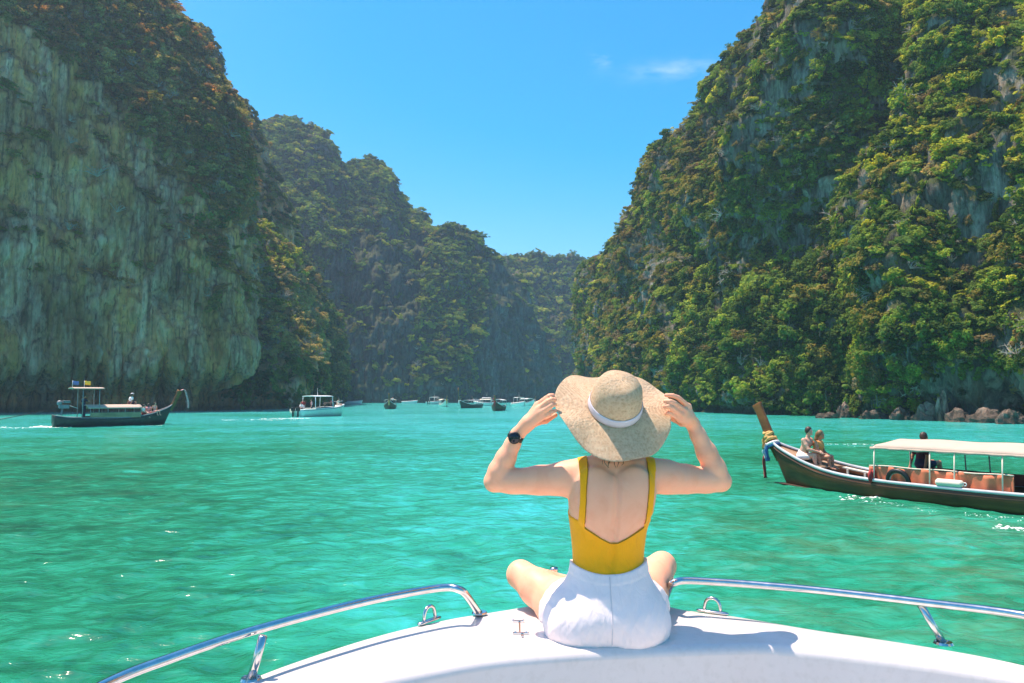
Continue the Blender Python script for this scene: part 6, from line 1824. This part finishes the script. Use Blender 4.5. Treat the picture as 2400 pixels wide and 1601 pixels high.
boulder(2215, 988, 1.2, 1.2, 2.9, 'slim grey rock pillar standing at the cliff foot', 6.1)
boulder(2258, 989.5, 3.4, 2.2, 1.5, 'pinkish round topped rock in front of the teal grotto', 7.4)
boulder(2325, 992, 3.6, 2.2, 1.3, 'pinkish rubble covered rock below the cave mouth', 8.6)
boulder(2385, 995, 3.2, 2.2, 1.4, 'pinkish rock cut by the right edge of the frame', 9.9)

# ------------------------------------------------------------------ foam on the water
M_foam = simple_mat('white_foam', (0.80, 0.84, 0.83), 0.9, var=0.05, nscale=20)
def foam(name_label, spots, seed):
    r = np.random.default_rng(seed); C_, S_, D_ = [], [], []
    for (c, dirv, length, width, n, s0, s1) in spots:
        d = np.array(dirv, float); d /= np.linalg.norm(d); nrm = np.array([-d[1], d[0], 0])
        for _ in range(n * 2):
            t = r.uniform(-0.5, 0.5)
            C_.append(np.array(c) + d * t * length + nrm * r.normal(0, width * (0.5 + 0.6 * abs(t)))); S_.append((s0 + (s1 - s0) * r.random() ** 3) * 0.8); D_.append((d, nrm))
    C_ = np.array(C_); dist = np.linalg.norm(C_[:, :2], axis=1)
    C_[:, 2] = wave_z(C_ * np.array([1, 1, 0]), dist * 0.006) - 0.004
    V, Fc = [], []
    for p, s, (d, nrm) in zip(C_, S_, D_):
        o = len(V); m_ = 6; hgt = s * r.uniform(0.2, 0.5)
        for k in range(m_):
            a = 6.283 * (k + r.random() * .6) / m_; q = s * r.uniform(0.5, 1.2)
            V.append(p + d * q * 1.5 * math.cos(a) + nrm * q * 0.8 * math.sin(a))
        V.append(p + np.array([0, 0, hgt]))
        Fc += [(o + k, o + (k + 1) % m_, o + m_) for k in range(m_)]
    me = bpy.data.meshes.new('foam'); me.from_pydata([tuple(v) for v in V], [], Fc); me.update()
    o = link('foam', me, M_foam, None, True); tag(o, name_label, kind='stuff')
gd = lambda cx, cy: G((1700 + cx * .2978) / S_D, (900 + cy * .2978) / S_D, 0.0)
bd = (-0.572, 0.820, 0)
foam('white splashes along the near side of the wooden longtail', [
    (gd(1060, 915), (1, -0.2, 0), 0.9, 0.22, 80, 0.012, 0.055), (gd(1250, 960), bd, 1.0, 0.22, 30, 0.012, 0.04), (gd(1800, 1040), bd, 2.0, 0.3, 30, 0.010, 0.035), (gd(2330, 1140), bd, 0.9, 0.14, 70, 0.02, 0.06),
    (gd(2150, 1060), bd, 1.5, 0.2, 40, 0.01, 0.035), (gd(560, 812), (1, -0.3, 0), 0.8, 0.05, 40, 0.015, 0.04)], 1)
foam('white wake streak behind the couple on the bow', [(gd(960, 480), (1, -0.02, 0), 2.6, 0.14, 60, 0.02, 0.06), (gd(1150, 492), (1, -0.02, 0), 2.4, 0.10, 35, 0.015, 0.05)], 2)
c3 = lambda x, y: G(x * .2042 / S_D, (860 + y * .2042) / S_D, 0.0)
foam('white propeller wake behind the dark longtail', [(c3(560, 690), (1, 0.05, 0), 2.2, 0.5, 110, 0.04, 0.20), (c3(330, 700), (1, 0, 0), 6.0, 0.6, 60, 0.03, 0.12), (c3(60, 706), (1, 0, 0), 4.0, 0.5, 40, 0.03, 0.10), (c3(1720, 675), (1, 0.05, 0), 1.8, 0.2, 40, 0.03, 0.09)], 3)
c4_ = lambda x, y: G((620 + x * .2807) / S_D, (880 + y * .2807) / S_D, 0.0)
foam('white wake behind the pale green speedboat', [(c4_(150, 362), (1, 0.15, 0), 5.0, 0.8, 70, 0.03, 0.13), (c4_(-60, 372), (1, 0.1, 0), 8.0, 0.8, 60, 0.03, 0.11), (c4_(300, 360), (1, 0.1, 0), 2.4, 0.5, 50, 0.03, 0.12)], 4)

# ------------------------------------------------------------------ haze: pale sea air, one closed box round everything
def make_haze():
    m = bpy.data.materials.new('sea_haze'); m.use_nodes = True
    nt = m.node_tree; nt.nodes.clear()
    out = nt.nodes.new('ShaderNodeOutputMaterial'); pv = nt.nodes.new('ShaderNodeVolumePrincipled')
    pv.inputs['Color'].default_value = (0.55, 0.76, 1.0, 1)
    pv.inputs['Density'].default_value = 0.00034
    pv.inputs['Anisotropy'].default_value = 0.35
    nt.links.new(pv.outputs[0], out.inputs['Volume'])
    mb = MB(); mb.box((0, 0, 79.0), (1500, 1500, 164))
    o = mb.build('haze', m)
    tag(o, 'thin bluish sea haze over the lagoon', kind='stuff')
make_haze()
